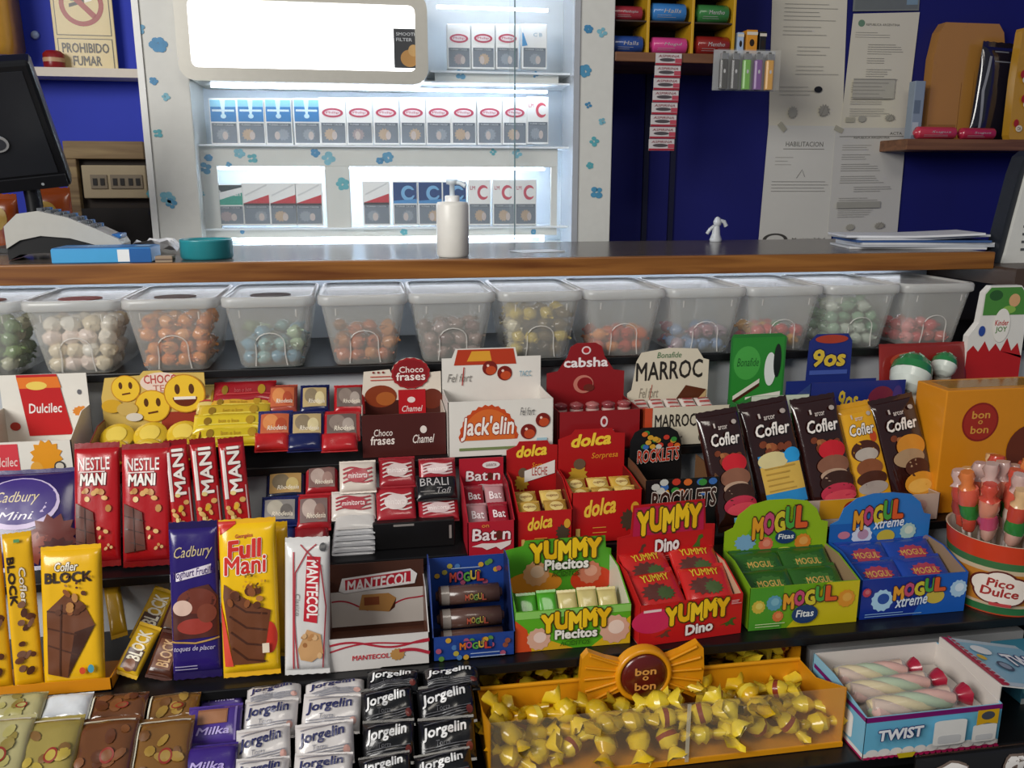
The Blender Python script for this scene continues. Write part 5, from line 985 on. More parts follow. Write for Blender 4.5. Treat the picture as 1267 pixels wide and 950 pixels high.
# ================================================================ shelf 3
ltray = tray('yellow_bar_tray', 'low orange-yellow tray under the block chocolate bars at the left of the third shelf', 'tray', (-70, 874), (139, 853), (60, 845), (60, 845), Z3, .06, 'd88a10', 'a86a18', hside=.014)
def blockart(f): f.poly([(.1, .12), (.42, .08), (.9, .44), (.72, .6), (.45, .68), (.12, .56)], '6a3c22').poly([(.42, .08), (.9, .44), (.56, .4)], '3e1e10'); [f.line([(.12, .2+.12*k), (.6, .1+.14*k)], .0016, '4a2614') for k in range(1, 4)]; f.line([(.3, .1), (.36, .6)], .0016, '4a2614'); nuts(f, .3, .48, .75, .68, 9, ['c8963c', '5a3018', 'b07a40', '8a5028'], .075, 2); nuts(f, .4, .66, .9, .8, 7, ['5a3018', 'a87a30'], .03, 9)
def d_blk(f): f.text('Cofler', .26, .83, .64, .89, 'f0e8d8', .02, .2, ol='3a200c', olw=.06).text('BLOCK', .1, .75, .86, .82, '2a1608', .04); blockart(f); f.ell(.68, .13, .05, .025, 'd04a28').ell(.82, .14, .05, .03, '4a9ab0')
bar('block_chocolate_bar', 'face-on yellow chocolate bar with brown block picture, third shelf', 'chocolate bar', 60, 134, 848, 674, 'e8b414', Z=Z3+.002, lean=14, t=.016, p=9, crimp=.03, deco=d_blk, group='yellow block bars')
def d_blkd(f): f.text('BLOCK', .12, .55, .36, .85, '2a1608', .04, rot=-90).text('Cofler', .5, .55, .72, .78, 'e8dcc8', .02, .1, rot=-90, ol='5a3a10', olw=.05); nuts(f, .25, .1, .8, .55, 14, ['5a3018', '6a4028', '7a5440', '4a2614'], .17, 4); f.rect(.4, .94, .6, .96, '4a8a50')
bar('block_chocolate_bar', 'narrow side of a yellow chocolate bar left of the face-on one', 'chocolate bar', 21, 57, 852, 657, 'e4b016', Z=Z3+.002, lean=14, rz=12, t=.012, p=7, crimp=.03, deco=d_blkd, group='yellow block bars')
bar('block_chocolate_bar', 'yellow chocolate bar cut off by the left picture edge', 'chocolate bar', -24, 19, 856, 660, 'e4b016', Z=Z3+.002, lean=14, rz=12, t=.012, p=7, crimp=.03, deco=d_blkd, group='yellow block bars')
def d_min(f): f.rect(.15, .12, .85, .5, '4a2a18').text('BLOCK', .25, .3, .8, .85, 'e8e0c8', .03, rot=90).ell(.5, .2, .25, .12, '7a4828')
for (xl, xr, yb, yt, y, hx, tl, lab, dc) in ((142, 172, 838, 772, .905, 'd8ac1c', 22, 'small yellow bar lying slanted beside the face-on block bar', d_min), (160, 192, 795, 728, .96, 'caa01c', 22, 'small yellow bar lying slanted behind the first small one', d_min), (180, 214, 842, 782, .90, '4a2416', 16, 'small dark brown bar lying left of the purple bar', lambda f: f.rect(.15, .2, .85, .8, '6a3a20').text('BLOCK', .3, .25, .75, .8, 'c8a070', .02, rot=90)), (196, 220, 790, 738, .96, '5a3020', 16, 'small brown bar lying behind the other small brown one', lambda f: f.rect(.2, .2, .8, .8, '8a5a30')), (140, 160, 790, 715, .975, 'b8901c', -14, 'small yellow bar leaning the other way beside the pale riser', None)):
    bar('small_chocolate_bar', lab, 'chocolate bar', xl, xr, yb, yt, hx, Y=y, lean=42, tilt=tl, t=.012, p=5, crimp=.06, deco=dc, group='small slanted bars')
def d_cad(f): f.text('Cadbury', .12, .76, .9, .85, 'c8b48a', .0, .35, skew=.15).quad((.0, .62), (1, .68), (1, .74), (0, .67), 'ddd4e0').text('Yoghurt Frutilla', .08, .645, .92, .705, '3a2068', .01, .2, skew=.5).poly([(.05, .26), (.98, .27), (.98, .52), (.8, .6), (.4, .58), (.05, .46)], '4e2016').ell(.55, .5, .4, .08, '6e3020').ell(.26, .46, .2, .05, 'd8b8a8').ell(.5, .34, .36, .05, '9a3428').ell(.75, .42, .2, .06, '7a3a26').line([(.02, .25), (.5, .235), (.98, .26)], .0018, 'b8904a').text('toques de placer', .06, .18, .9, .22, 'c8c0d8', 0, .3).lines(.06, .07, .8, .09, 2, 'b0a8c8', .001)
bar('yoghurt_chocolate_bar', 'tall purple chocolate bar between the small bars and the yellow one', 'chocolate bar', 217, 277, 838, 645, '281868', Z=Z3+.001, lean=14, t=.013, p=8, crimp=.045, crimpc='20124e', deco=d_cad)
def d_ful(f): f.quad((.0, .9), (.3, .97), (.3, .99), (.0, .99), 'c82a20').text('Georgalos', .3, .88, .6, .91, 'b02a20', .02, .0, skew=.2).text('Full', .18, .76, .74, .87, 'd02a20', .04, .05, skew=.1, ol='f4ece0', olw=.055).text('Mani', .1, .66, .82, .77, 'd02a20', .025, .05, skew=.1, ol='f4ece0', olw=.06).poly([(.05, .08), (.0, .5), (.08, .35), (.2, .08)], 'd84a38').ell(.84, .25, .14, .1, 'c83424'); f.poly([(.2, .09), (.72, .09), (.88, .42), (.6, .46), (.08, .6), (.06, .52)], '6a3a1e'); [f.line([(.14+.02*k, .5-.1*k), (.45, .42-.1*k), (.82-.02*k, .4-.1*k)], .0022, '44200e') for k in range(4)]; nuts(f, .12, .46, .8, .58, 12, ['8a5028', 'b07840', '5a2e16'], .08, 6); nuts(f, .4, .56, .9, .66, 12, ['6a4a14', 'a07a20', 'd8a020'], .03, 8); f.rect(.72, .16, .84, .22, 'e8d8c0')
bar('peanut_bar', 'bright yellow peanut chocolate bar with red lettering, third shelf', 'chocolate bar', 279, 349, 834, 641, 'f0c010', Z=Z3+.001, lean=14, t=.017, p=8, crimp=.03, crimpc='e8b020', deco=d_ful)
bar('peanut_bar', 'yellow bar mostly hidden behind the bright yellow peanut bar', 'chocolate bar', 318, 362, 812, 646, 'd8a80c', Z=Z3+.001, lean=14, t=.012, p=8, crimp=.03)
def d_man(f): f.quad((.42, .4), (.72, .38), (.8, .86), (.5, .87), 'c02030').text('MANTECOL', .5, .42, .74, .84, 'f4ece8', .03, .1, rot=-90).text('Clasico', .24, .44, .34, .6, '8a8480', 0, .1, rot=-90).wave(.2, .05, .2, .9, .0, 1, .0016, 'b83a44').line([(.3, .05), (.22, .4), (.24, .75), (.5, .9), (.7, .95)], .0014, 'a8303c').line([(.85, .05), (.92, .5), (.8, .8), (.35, .95)], .0014, 'a8303c').poly([(.3, .2), (.5, .34), (.8, .3), (.86, .16), (.6, .1), (.36, .12)], 'c89a68'); nuts(f, .35, .14, .8, .3, 8, ['b88450', 'd8b080', 'a06a3c'], .07, 3); f.ell(.85, .93, .08, .03, '4a4a4c')
bar('nougat_bar', 'white peanut nougat bar with red vertical lettering, third shelf', 'nougat bar', 354, 409, 832, 664, 'd8d6d4', Z=Z3+.001, lean=14, tilt=2, t=.017, p=6, crimp=.035, deco=d_man, wr=.0003)
def ribbons(f, v):
    f.wave(.0, v+.1, 1, v, .1, 1.2, .0026, 'b0283a'); f.wave(0, v-.1, 1, v+.16, .12, .8, .002, 'b0283a')
def d_mbx(f): ribbons(f, .7); f.text('MANTECOL', .24, .32, .6, .46, 'b82434', .03, .1, ol='e8c8c4', olw=.06).ell(.68, .4, .07, .18, 'b8884c', wob=.2).wave(.7, .5, 1, .4, .06, .6, .004, 'b0283a')
def d_mbh(f): f.rect(.0, .08, 1, .6, 'cfc8c0').wave(.02, .46, .4, .34, .04, .7, .002, 'b0283a').wave(.6, .3, 1, .5, .04, .7, .002, 'b0283a').poly([(.3, .32), (.62, .26), (.7, .46), (.62, .54), (.34, .54)], 'b8864c').poly([(.62, .26), (.7, .46), (.68, .32)], '4a2414').rect(.36, .38, .52, .5, '8a4a2c'); f.poly([(.1, .62), (.16, .58), (.9, .66), (.93, .8), (.86, .88), (.14, .8)], 'e8e4e0').poly([(.17, .625), (.86, .69), (.86, .85), (.17, .775)], 'b82030').text('MANTECOL', .19, .63, .84, .79, 'f4ece8', .03, .12, skew=.42)
mbb = tray('nougat_box', 'white display box with red ribbons and red lettered header, third shelf', 'sweet box', (406, 834), (532, 820), (468, 787), (462, 695), Z3, .09, 'd6d2ce', '5a3424', front=d_mbx, header=d_mbh, hdrc='4a2a1e', sidec='d0ccc8', hside=.07)
def dots(f, u0, v0, u1, v1, n, seed):
    rd = random.Random(seed); a = f.w/f.h
    for k in range(n): f.ell(rd.uniform(u0, u1), rd.uniform(v0, v1), .035, .035*a, rd.choice(['c89a30', 'a8506a', '4a78b0', '5a8a40', '8a4a38', 'b0a040']), n=12)
def letters(f, s, u0, v0, u1, v1, cols, ol='2a1810', olw=.1, bold=.04, jig=.08, skew=.0):
    n = len(s); dw = (u1-u0)/n
    for k, ch in enumerate(s):
        j = jig*(v1-v0)*(1 if k % 2 else -1)+skew*(k/(n-1)-.5)
        f.text(ch, u0+dw*k+.05*dw, v0+j, u0+dw*(k+1)-.05*dw, v1+j, cols[k % len(cols)], bold, .0, ol=ol, olw=olw)
def d_bl(f): dots(f, .04, .1, .96, .9, 14, 3); f.rect(.28, .5, .72, .8, '1a3a80'); letters(f, 'MOGUL', .32, .52, .7, .76, ['d0701c', 'b04a78', '5aa040', 'd0b040', 'b83a30'], '101c40').lines(.45, .15, .95, .3, 2, 'a8b8d0', .001) if False else (dots(f, .04, .1, .96, .9, 4, 5), letters(f, 'MOGUL', .32, .5, .7, .76, ['d0701c', 'b04a78', '5aa040', 'd0b040', 'b83a30'], '101c40'), f.lines(.45, .15, .95, .3, 2, 'a8b8d0', .001))
def d_blh(f): dots(f, .04, .62, .96, .95, 14, 6); letters(f, 'MOGUL', .28, .68, .72, .8, ['c04a3a', 'a04a80', '5aa040', 'c8b040', 'b83a30'], '101c40'); f.lines(.3, .86, .75, .88, 1, 'a8b8d0', .001).lines(.55, .6, .98, .62, 2, '8aa0c0', .001)
blb = tray('blue_gummy_box', 'dark blue display box with coloured dots holding tube sweets, third shelf', 'sweet box', (536, 821), (637, 809), (587, 785), (582, 687), Z3, .075, '1c3f8c', '14204a', front=d_bl, header=d_blh, hside=.1)
for k in range(3):
    w_ = blb['_w']; b = MB(); r = .0115; L_ = w_*.84; n = 14
    b.loft([[(u*L_, r*q*math.cos(2*math.pi*j/n), r*q*math.sin(2*math.pi*j/n)) for j in range(n)] for u, q in ((-.5, .4), (-.46, .6), (-.45, 1), (0, 1), (.45, 1), (.46, .6), (.5, .4))], foil('5a4038'))
    b.loft([[(u*L_, r*1.03*math.cos(2*math.pi*j/n), r*1.03*math.sin(2*math.pi*j/n)) for j in range(n)] for u in (-.42, -.3)], foil('8a8078'), False, False)
    o = b.build('sweet_tube'); y_, z_ = ((.022, .0135), (.034, .0345), (.05, .0565))[k]; o.matrix_world = blb.matrix_world @ Matrix.Translation((w_/2, y_, z_)) ; tag(o, ['lowest brown sweet tube in the dark blue box', 'middle brown sweet tube in the dark blue box', 'uppermost brown sweet tube in the dark blue box'][k], 'sweet tube', 'tubes in the dark blue box')
    f = Face((Vector((-L_*.28, 0, -r)), Vector((1, 0, 0)), Vector((0, 0, 1)), Vector((0, -1, 0))), L_*.7, 2*r, lambda x, yy, r=r: math.sqrt(max(1e-9, r*r-(yy-r)**2)))
    letters(f, 'MOGUL', .3, .42, .75, .72, ['b0503a', 'a08040', '6a8a40', 'a89040', 'a04a38'], '2a1a18'); f.done(o)
YEL = ['f0c820']
def yummy(f, u0, v0, u1, v1, skew=.0): letters(f, 'YUMMY', u0, v0, u1, v1, ['f0c41c', 'e8b414', 'f4cc28'], '4a3a0c', .13, .07, .05, skew)
def blob(f, x, y, r, c1, c2): a = f.w/f.h; f.ell(x, y, r, r*a, c1, wob=.12).ell(x+r*.1, y+r*.15*a, r*.55, r*.5*a, c2)
def d_pi(f):
    f.rect(0, 0, 1, 1, '58a820').quad((0, 0), (.5, 0), (.2, .35), (0, .6), 'd8a820').quad((0, 0), (.14, 0), (.1, .55), (0, .8), 'd04a20').quad((.66, 0), (1, 0), (1, .7), (.9, .5), 'd8b020').rect(0, .82, 1, 1, '8ac860')
    blob(f, .2, .3, .1, 'd8a890', 'e8ccc0'); blob(f, .86, .4, .13, 'd8a890', 'ecd4c4'); yummy(f, .22, .52, .82, .92, .06)
    f.text('Piecitos', .34, .28, .7, .5, 'f0ece4', .04, .0, ol='2a3a14', olw=.1).text('ACIDITOS', .38, .1, .64, .22, '2a5a14', .01, .1)
def d_pih(f):
    f.ell(.28, .42, .26, .16, 'd88a28').ell(.82, .42, .2, .18, 'c83a1c'); blob(f, .3, .55, .12, 'd8a070', 'e0bc9c'); blob(f, .8, .52, .11, 'c8785c', 'd89c84'); f.rect(.02, .1, .98, .3, '3e8a20')
    yummy(f, .24, .74, .9, .97, .03); f.text('Piecitos', .38, .6, .78, .73, 'f0ece4', .04, 0, ol='2a3a14', olw=.1).text('ACIDITOS', .44, .5, .7, .57, '2a4a14', .01, .1)
pib = tray('green_gummy_box', 'lime green display box with yellow bubble lettering, third shelf', 'sweet box', (636, 808), (779, 795), (710, 752), (700, 665), Z3, .09, '58a820', 'd8d4c0', front=d_pi, header=d_pih, hside=.075, hdr=[(0, 0), (1, 0), (1, .82), (.95, .84), (.94, 1), (.2, 1), (.18, .93), (0, .88)], hdrc='4e9c22')
for k in range(5): inpack(pib, .14+.18*k, .018, .014+.002*(k % 2), .024, .046, .012, 40, '4aa024' if k < 2 else 'c8b878', 'gummy_packet', ORD[k]+[' packet from left, small green gummy packet in the lime green box', ' packet from left, pale yellow gummy packet in the lime green box'][k >= 2], 'sweet packet', ['green packets in lime box', 'pale packets in lime box'][k >= 2], p=4)
def dino(f, x, y, s, c): f.poly([(x-s, y-.3*s), (x-.5*s, y+.1*s), (x-.1*s, y+.5*s), (x+.1*s, y+1.1*s), (x+.5*s, y+1.2*s), (x+.6*s, y+.9*s), (x+.25*s, y+.7*s), (x+.3*s, y), (x+.5*s, y-.6*s), (x+.2*s, y-.55*s), (x, y-.2*s), (x-.2*s, y-.6*s), (x-.4*s, y-.55*s), (x-.4*s, y-.1*s)], c)
def d_di(f): f.rect(0, 0, 1, 1, 'c41c1c').ell(.12, .6, .2, .3, 'd0285a').rect(.03, .82, .2, .88, 'e8d0d0'); dino(f, .24, .22, .1, '6a3a2c'); dino(f, .88, .3, .11, '3a5a20'); yummy(f, .24, .52, .86, .92, .08); f.text('Dino', .44, .18, .7, .42, 'f0ece8', .04, 0, ol='6a1010', olw=.09, skew=.2).lines(.88, .8, .98, .88, 3, 'd8a0a0', .001)
def d_dih(f): f.rect(.02, .02, .98, .72, 'c01a1c').poly([(.15, .72), (.88, .72), (.87, .98), (.16, .98)], 'b81c48'); dino(f, .24, .55, .08, '5a3a2c'); dino(f, .82, .56, .1, '3f6a24'); yummy(f, .19, .76, .84, .95, .03); f.text('Dino', .38, .56, .62, .68, 'f0ece8', .04, 0, ol='6a1010', olw=.08, skew=.2).lines(.45, .48, .68, .52, 3, 'd87a70', .001)
dib = tray('red_gummy_box', 'red display box with yellow bubble lettering and dinosaur shapes, third shelf', 'sweet box', (790, 809), (922, 781), (856, 742), (836, 620), Z3, .08, 'c41c1c', 'c8a888', turn=5, front=d_di, header=d_dih, hside=.075, hdr=[(0, 0), (1, 0), (1, .76), (.9, .77), (.88, 1), (.15, 1), (.13, .74), (0, .72)], hdrc='b8181c')
for k in range(4): inpack(dib, .27+.46*(k % 2), .008+.03*(k//2), .03+.014*(k//2), dib['_w']*.46, .06, .014, 55, 'c02420', 'gummy_packet', ['front left red gummy packet in the red dinosaur box', 'front right red gummy packet in the red dinosaur box', 'rear left red gummy packet in the red dinosaur box', 'rear right red gummy packet in the red dinosaur box'][k], 'sweet packet', 'red packets in dinosaur box', p=4, deco=lambda f: (f.ell(.4, .45, .28, .18, '5a2c24', wob=.3), f.ell(.6, .4, .18, .14, '44582c', wob=.3), f.text('YUMMY', .2, .68, .8, .84, 'd8b030', .03)), rz=-4 if k % 2 else 5)
MC = ['e09a28', 'c04a70', 'd0c030', '4aa040', 'd85a28']
def mogul(f, u0, v0, u1, v1, sk): letters(f, 'MOGUL', u0, v0, u1, v1, MC, '4a2018', .11, .06, .05, sk)
def d_mg(f): f.rect(0, 0, 1, 1, '6aa018').quad((.35, 0), (1, 0), (1, 1), (.7, 1), 'c8b818').quad((0, 0), (.3, 0), (.3, 1), (0, 1), '4a9428'); blob(f, .08, .55, .06, 'c8b040', 'd8c860'); blob(f, .22, .62, .07, '5a98b0', '7ab0c0'); blob(f, .26, .3, .05, 'd0703a', 'e08a50'); blob(f, .88, .6, .08, 'd8902a', 'e0a848'); mogul(f, .3, .56, .78, .88, .14); f.ell(.5, .32, .12, .22, '1c3a6a').text('Fitas', .42, .26, .58, .42, 'e8ece8', .02, .1).lines(.05, .1, .35, .16, 2, 'c8d8a0', .001)
def d_mgh(f): f.ell(.5, .6, .3, .22, '6aa81e').rect(.0, .0, 1, .4, '68a020') ; f.ell(.2, .58, .1, .08, '7aa8c8', wob=.2); blob(f, .4, .55, .07, 'd86a50', 'e08a70'); blob(f, .76, .55, .08, 'd8822a', 'e0a050'); f.ell(.58, .46, .1, .05, 'c8c850'); mogul(f, .26, .68, .78, .88, .1); f.ell(.58, .62, .1, .07, '1c3a6a').text('Fitas', .51, .6, .66, .65, 'e8ece8', .02, .1).lines(.08, .42, .32, .44, 2, '5a5a50', .001).rect(.9, .4, .96, .46, '3a3a38')
arch = [(0, 0), (1, 0), (1, .8)]+[(.5+.44*math.cos(R(a)), .8+.2*math.sin(R(a))) for a in range(0, 181, 15)]+[(0, .8)]
arch = [(0, 0), (1, 0), (1, .74), (.93, .76), (.88, .88), (.78, .97), (.6, 1), (.4, 1), (.24, .96), (.12, .86), (.08, .74), (0, .7)]
mgb = tray('green_fruit_gummy_box', 'yellow-green display box with rainbow letters and arched header, third shelf', 'sweet box', (925, 783), (1059, 767), (992, 723), (968, 617), Z3, .085, '7aa81c', '9a8060', front=d_mg, hdr=arch, header=lambda f: d_mgh(f), hdrc='90b418', hside=.07)
def d_mb(f): f.rect(0, 0, 1, 1, '1a5ab4').quad((0, 0), (.5, 0), (.7, 1), (0, 1), '12308c'); blob(f, .2, .45, .1, 'a8d0e8', '1a4a9c'); blob(f, .92, .6, .08, 'a8c8e0', 'd0e0ec'); f.ell(.7, .45, .09, .18, 'c8b040'); mogul(f, .3, .55, .78, .86, .16); f.text('xtreme', .32, .28, .62, .5, 'd8e4f0', .02, .2, skew=.25).lines(.04, .08, .6, .14, 2, '8ab0d8', .001); blob(f, .04, .7, .04, 'b83a50', 'c86a70')
def d_mbh2(f): f.quad((0, 0), (1, 0), (1, .45), (0, .42), '123a98').quad((0, .4), (.6, .42), (.3, .7), (0, .7), '2060b0'); blob(f, .32, .56, .1, 'd0d8e8', 'b890a8'); f.ell(.14, .58, .06, .04, 'c87a90'); f.ell(.56, .54, .09, .07, 'c8b440'); blob(f, .78, .58, .08, 'a8c8c0', 'd0dcc8'); mogul(f, .22, .7, .7, .88, .1); f.text('xtreme', .42, .64, .72, .72, 'e0e8f0', .02, .2, skew=.25).lines(.1, .4, .36, .43, 3, '9abce0', .001).ell(.96, .5, .03, .03, '8a7a90')
mub = tray('blue_sour_gummy_box', 'bright blue display box with rainbow letters and arched header, third shelf', 'sweet box', (1062, 770), (1192, 753), (1126, 713), (1098, 609), Z3, .085, '1a56ac', '9a7e62', front=d_mb, hdr=arch, header=d_mbh2, hdrc='2a78c4', hside=.07)
for rt2, hx, nm in ((mgb, '2a5a1c', 'dark green'), (mub, '1a3f98', 'blue')):
    for k in range(4): inpack(rt2, .27+.46*(k % 2), .01+.03*(k//2), .022+.012*(k//2), rt2['_w']*.46, .055, .012, 58, hx, 'gummy_packet', ['front left', 'front right', 'rear left', 'rear right'][k]+' '+nm+' gummy packet inside the arched box', 'sweet packet', nm+' packets in arched box', p=4, deco=lambda f: (f.ell(.5, .5, .3, .2, 'a03a50' if hx[0] == '1' else '3a6a28', wob=.2), f.text('MOGUL', .25, .42, .75, .58, 'c8a050', .02)))

# lollipop bucket
yb_ = .921; rT, rB_ = .067, .056; xb_ = ony(1184, 640, yb_).x+rT*.93+.008
bk = empty('lollipop_bucket', T(xb_, yb_, Z3)); tag(bk, 'round orange-red and green bucket of lollipops at the right of the third shelf', 'bucket')
hb = .098
zones = [(0, .02, 'b04020'), (.02, .12, '2a6a3a'), (.12, .16, 'c8b090'), (.16, .6, 'c07a2a'), (.6, .66, 'c8b090'), (.66, .76, '3a6a3c'), (.76, 1.0, 'c83a18')]
rad = lambda t: rB_+(rT-rB_)*t
b = MB()
for z0, z1, hx in zones: b.lathe([(rad(z0), z0*hb+.0004), (rad(z1), z1*hb+.0004)], (0, 0, 0), card(hx), 40, z0 == 0, False)
b.lathe([(rad(1), hb), (rad(1)+.001, hb+.001), (rad(1)-.002, hb), (rad(.4)-.002, hb*.4), (.001, hb*.4)], (0, 0, 0), card('d8c8b0'), 40, False, True); b.build('bucket_wall', bk)
rm = rad(.4)
a0 = math.atan2(-yb_, -xb_)                     # the badge faces the shopper
tx = Vector((-math.sin(a0), math.cos(a0), 0)); nn = Vector((math.cos(a0), math.sin(a0), 0)); wF = .1
f = Face((nn*rm-tx*wF/2+Vector((0, 0, hb*.14)), tx, Vector((0, 0, 1)), nn), wF, hb*.5, lambda x, yy: rm*(math.cos(min(1.2, abs(x-wF/2)/rm))-1)+.0018+(yy/hb)*.006)
for cx_, cy_, q in ((.4, .6, .17), (.55, .7, .18), (.7, .58, .17), (.45, .42, .18), (.65, .4, .18)): f.ell(cx_, cy_, q+.025, (q+.025)*wF/(hb*.5)*.8, '5a1c14')
for cx_, cy_, q in ((.4, .6, .17), (.55, .7, .18), (.7, .58, .17), (.45, .42, .18), (.65, .4, .18)): f.ell(cx_, cy_, q, q*wF/(hb*.5)*.8, 'e4d8cc')
f.text('Pico', .4, .58, .7, .8, 'a02a24', .03, .1).text('Dulce', .34, .32, .76, .55, 'a02a24', .03, .1).rect(.45, .05, .7, .14, 'b83a3a').ell(.1, .7, .06, .12, '8a2a20').ell(.1, .5, .05, .15, '2a5a2a').ell(.95, .5, .05, .15, 'c8b030'); f.done(bk, 'badge')
rd = random.Random(21); lol = []
for k in range(22):
    ring_ = 0 if k < 11 else (1 if k < 18 else 2); rr_ = (.05, .031, .011)[ring_]; nk = (11, 7, 4)[ring_]; a = 2*math.pi*(k if ring_ == 0 else k-11 if ring_ == 1 else k-18)/nk+.2+ring_*.4
    base = Vector((xb_+rr_*.75*math.cos(a), yb_+rr_*.75*math.sin(a), Z3+hb*.42)); tip = Vector((xb_+rr_*1.3*math.cos(a), yb_+rr_*1.22*math.sin(a)-.006, Z3+.172+.010*ring_+rd.uniform(-.01, .012)))
    uz = (tip-base).normalized(); ux = uz.cross(Vector((0, 1, 0))).normalized(); uy = uz.cross(ux); Lq = (tip-base).length
    c1 = rd.choice(['c84a38', 'd86a50', 'd8604a', 'd88a70', 'd07a30']); rd0, c2 = rd.choice([('green', '2f7a34'), ('pink', 'c04a6a'), ('pale', 'd8c8b8'), ('yellow', 'd8a840'), ('red', 'a03a30')])
    lo = empty('lollipop', frame(base, ux, uy, uz)); tag(lo, '%s-banded lollipop %s of the orange-red bucket, %s one round' % (rd0, ['at the rim', 'in the middle ring', 'at the centre'][ring_], ORD[min(11, k if ring_ == 0 else k-11 if ring_ == 1 else k-18)]), 'lollipop', 'lollipops in the bucket, ring %d' % (ring_+1))
    b = MB(); b.lathe([(.0022, 0), (.0022, Lq*.55)], (0, 0, 0), M('e0d4cc', .4), 6); b.build('stick', lo)
    n = 9; jq = lambda: rd.uniform(.8, 1.2)
    def seg(nm, hx, prof, c0, c1_):
        b = MB(); b.loft([[(r*jq()*math.cos(2*math.pi*j/n+t_), r*jq()*math.sin(2*math.pi*j/n+t_), z*Lq) for j in range(n)] for r, z, t_ in prof], foil(hx), c0, c1_); b.build(nm, lo)
    seg('lower_wrapper', rd.choice(['d8ccc4', 'c84a38', 'd8a898']), ((.004, .40, 0), (.0085, .44, 0), (.0105, .55, .2)), True, True)
    seg('leaf_band', c2, ((.0106, .55, .2), (.0118, .62, .2), (.0108, .68, .2)), True, True)
    seg('wrapper', c1, ((.0108, .68, .2), (.0128, .75, .3), (.0115, .84, .4)), True, True)
    seg('twisted_top', rd.choice(['d8a090', 'c84a38', 'd8b080', 'c8a8a0', 'd87a40']), ((.0115, .84, .4), (.007, .88, .6), (.0105, .95, .8), (.008, 1.0, 1)), True, True)
# ================================================================ shelf 4
def d_gold(c1, c2, c3, seed):
    def d(f):
        nuts(f, .15, .18, .85, .82, 7, [c1, c2], .13, seed); f.ell(.6, .45, .12, .1, '8a2a1c').ell(.6, .45, .09, .07, c1).line([(.05, .08), (.05, .92), (.95, .92)], .0022, 'd8d4c0')
    return d
cl = [('b0a878', ('a8a060', '8a7a3c', 'd0c8a0'), 'clear-wrapped pale gold biscuit'), ('9a8a48', ('b09a40', '7a5a30', '8a7a50'), 'yellow-brown filmed biscuit'), ('6a4022', ('7a4a26', '5a3018', '8a5c34'), 'chestnut brown filmed biscuit'), ('7a5426', ('9a7a34', '6a4420', 'a84a30'), 'golden red-edged filmed biscuit')]
xf = [(-48, 24), (20, 88), (88, 160), (164, 232)]; xk = [(-10, 50), (52, 108), (110, 178), (182, 244)]
for i, (hx, art, nm) in enumerate(cl):
    bar('film_wrapped_biscuit', nm+' pack on top at the front of the bottom shelf', 'biscuit', xf[i][0]-4, xf[i][1]-2, 990, 893, hx, Y=.755, lean=58, t=.016, p=5, deco=d_gold(*art, i), group='film-wrapped biscuits', wr=.0007, mf=film)
    bar('film_wrapped_biscuit', nm+' pack in the back row of the bottom shelf', 'biscuit', xk[i][0], xk[i][1], 900, 864, 'd8dce0' if i == 1 else hx, Y=.835, lean=66, t=.014, p=5, deco=None if i == 1 else d_gold(*art, i+7), group='film-wrapped biscuits', wr=.0007, mf=film)
def d_pur(f): f.rect(.2, .5, .75, .85, '8a5a40').rect(.22, .52, .73, .8, '9a6a4a').text('Milka', .2, .25, .8, .42, 'b0a0d8', .02, .2).line([(.9, .1), (.9, .9)], .002, '8a78b8')
bar('purple_biscuit_pack', 'purple biscuit pack at the very front beside the white lettered packs', 'biscuit', 222, 292, 975, 925, '3a2478', Y=.765, lean=55, t=.016, p=5, deco=lambda f: f.text('Milka', .2, .3, .8, .5, 'b0a0d8', .02, .2), group='purple packs')
bar('purple_biscuit_pack', 'purple biscuit pack with brown biscuit picture, middle of its stack', 'biscuit', 232, 298, 928, 876, '4a3488', Y=.81, lean=52, t=.016, p=5, deco=d_pur, group='purple packs')
bar('purple_biscuit_pack', 'purple biscuit pack in the back row under the shelf edge', 'biscuit', 250, 302, 884, 854, '52408a', Y=.87, lean=52, t=.016, p=5, deco=lambda f: f.text('Milka', .2, .35, .8, .65, 'c0b4e0', .02, .2), group='purple packs')
def d_jor(tc, c2, ac):
    def d(f):
        f.text('Jorgelin', .08, .5, .84, .8, tc, .03, .05, skew=.55).text('Torta', .3, .34, .55, .46, c2, 0, .1, skew=.1)
        for k in range(4): f.line([(.08, .1+.06*k), (.92, .22+.06*k)], .0009, c2)
        f.line([(.1, .8), (.9, .94)], .001, c2).ell(.88, .28, .06, .1, ac)
    return d
jw = d_jor('262a5c', '8a8a94', 'c89a90'); jb = d_jor('e4e4e4', '5c5c60', '6a2a24')
for i, (x0, x1, a, nmx) in enumerate(((299, 362, 0, 'left'), (371, 440, -6, 'right'))):
    for k, (yb, yt, y, dx) in enumerate(((985, 940, .755, -8), (957, 902, .785, -4), (917, 868, .822, 2), (880, 855, .85, 8))):
        bar('white_cake_pack', 'white lettered cake pack of the %s white column, %s' % (nmx, ['lowest at the front', 'second from the front', 'third from the front', 'rearmost'][k]), 'cake', x0+dx, x1+dx+3, yb+a, yt+a, 'cfcac8', Y=y, tilt=[2, -3, 3, -2][k]+2*i, lean=48 if k < 3 else 64, t=.02, p=4, crimp=.06, deco=jw, group='white lettered cake packs', wr=.0012)
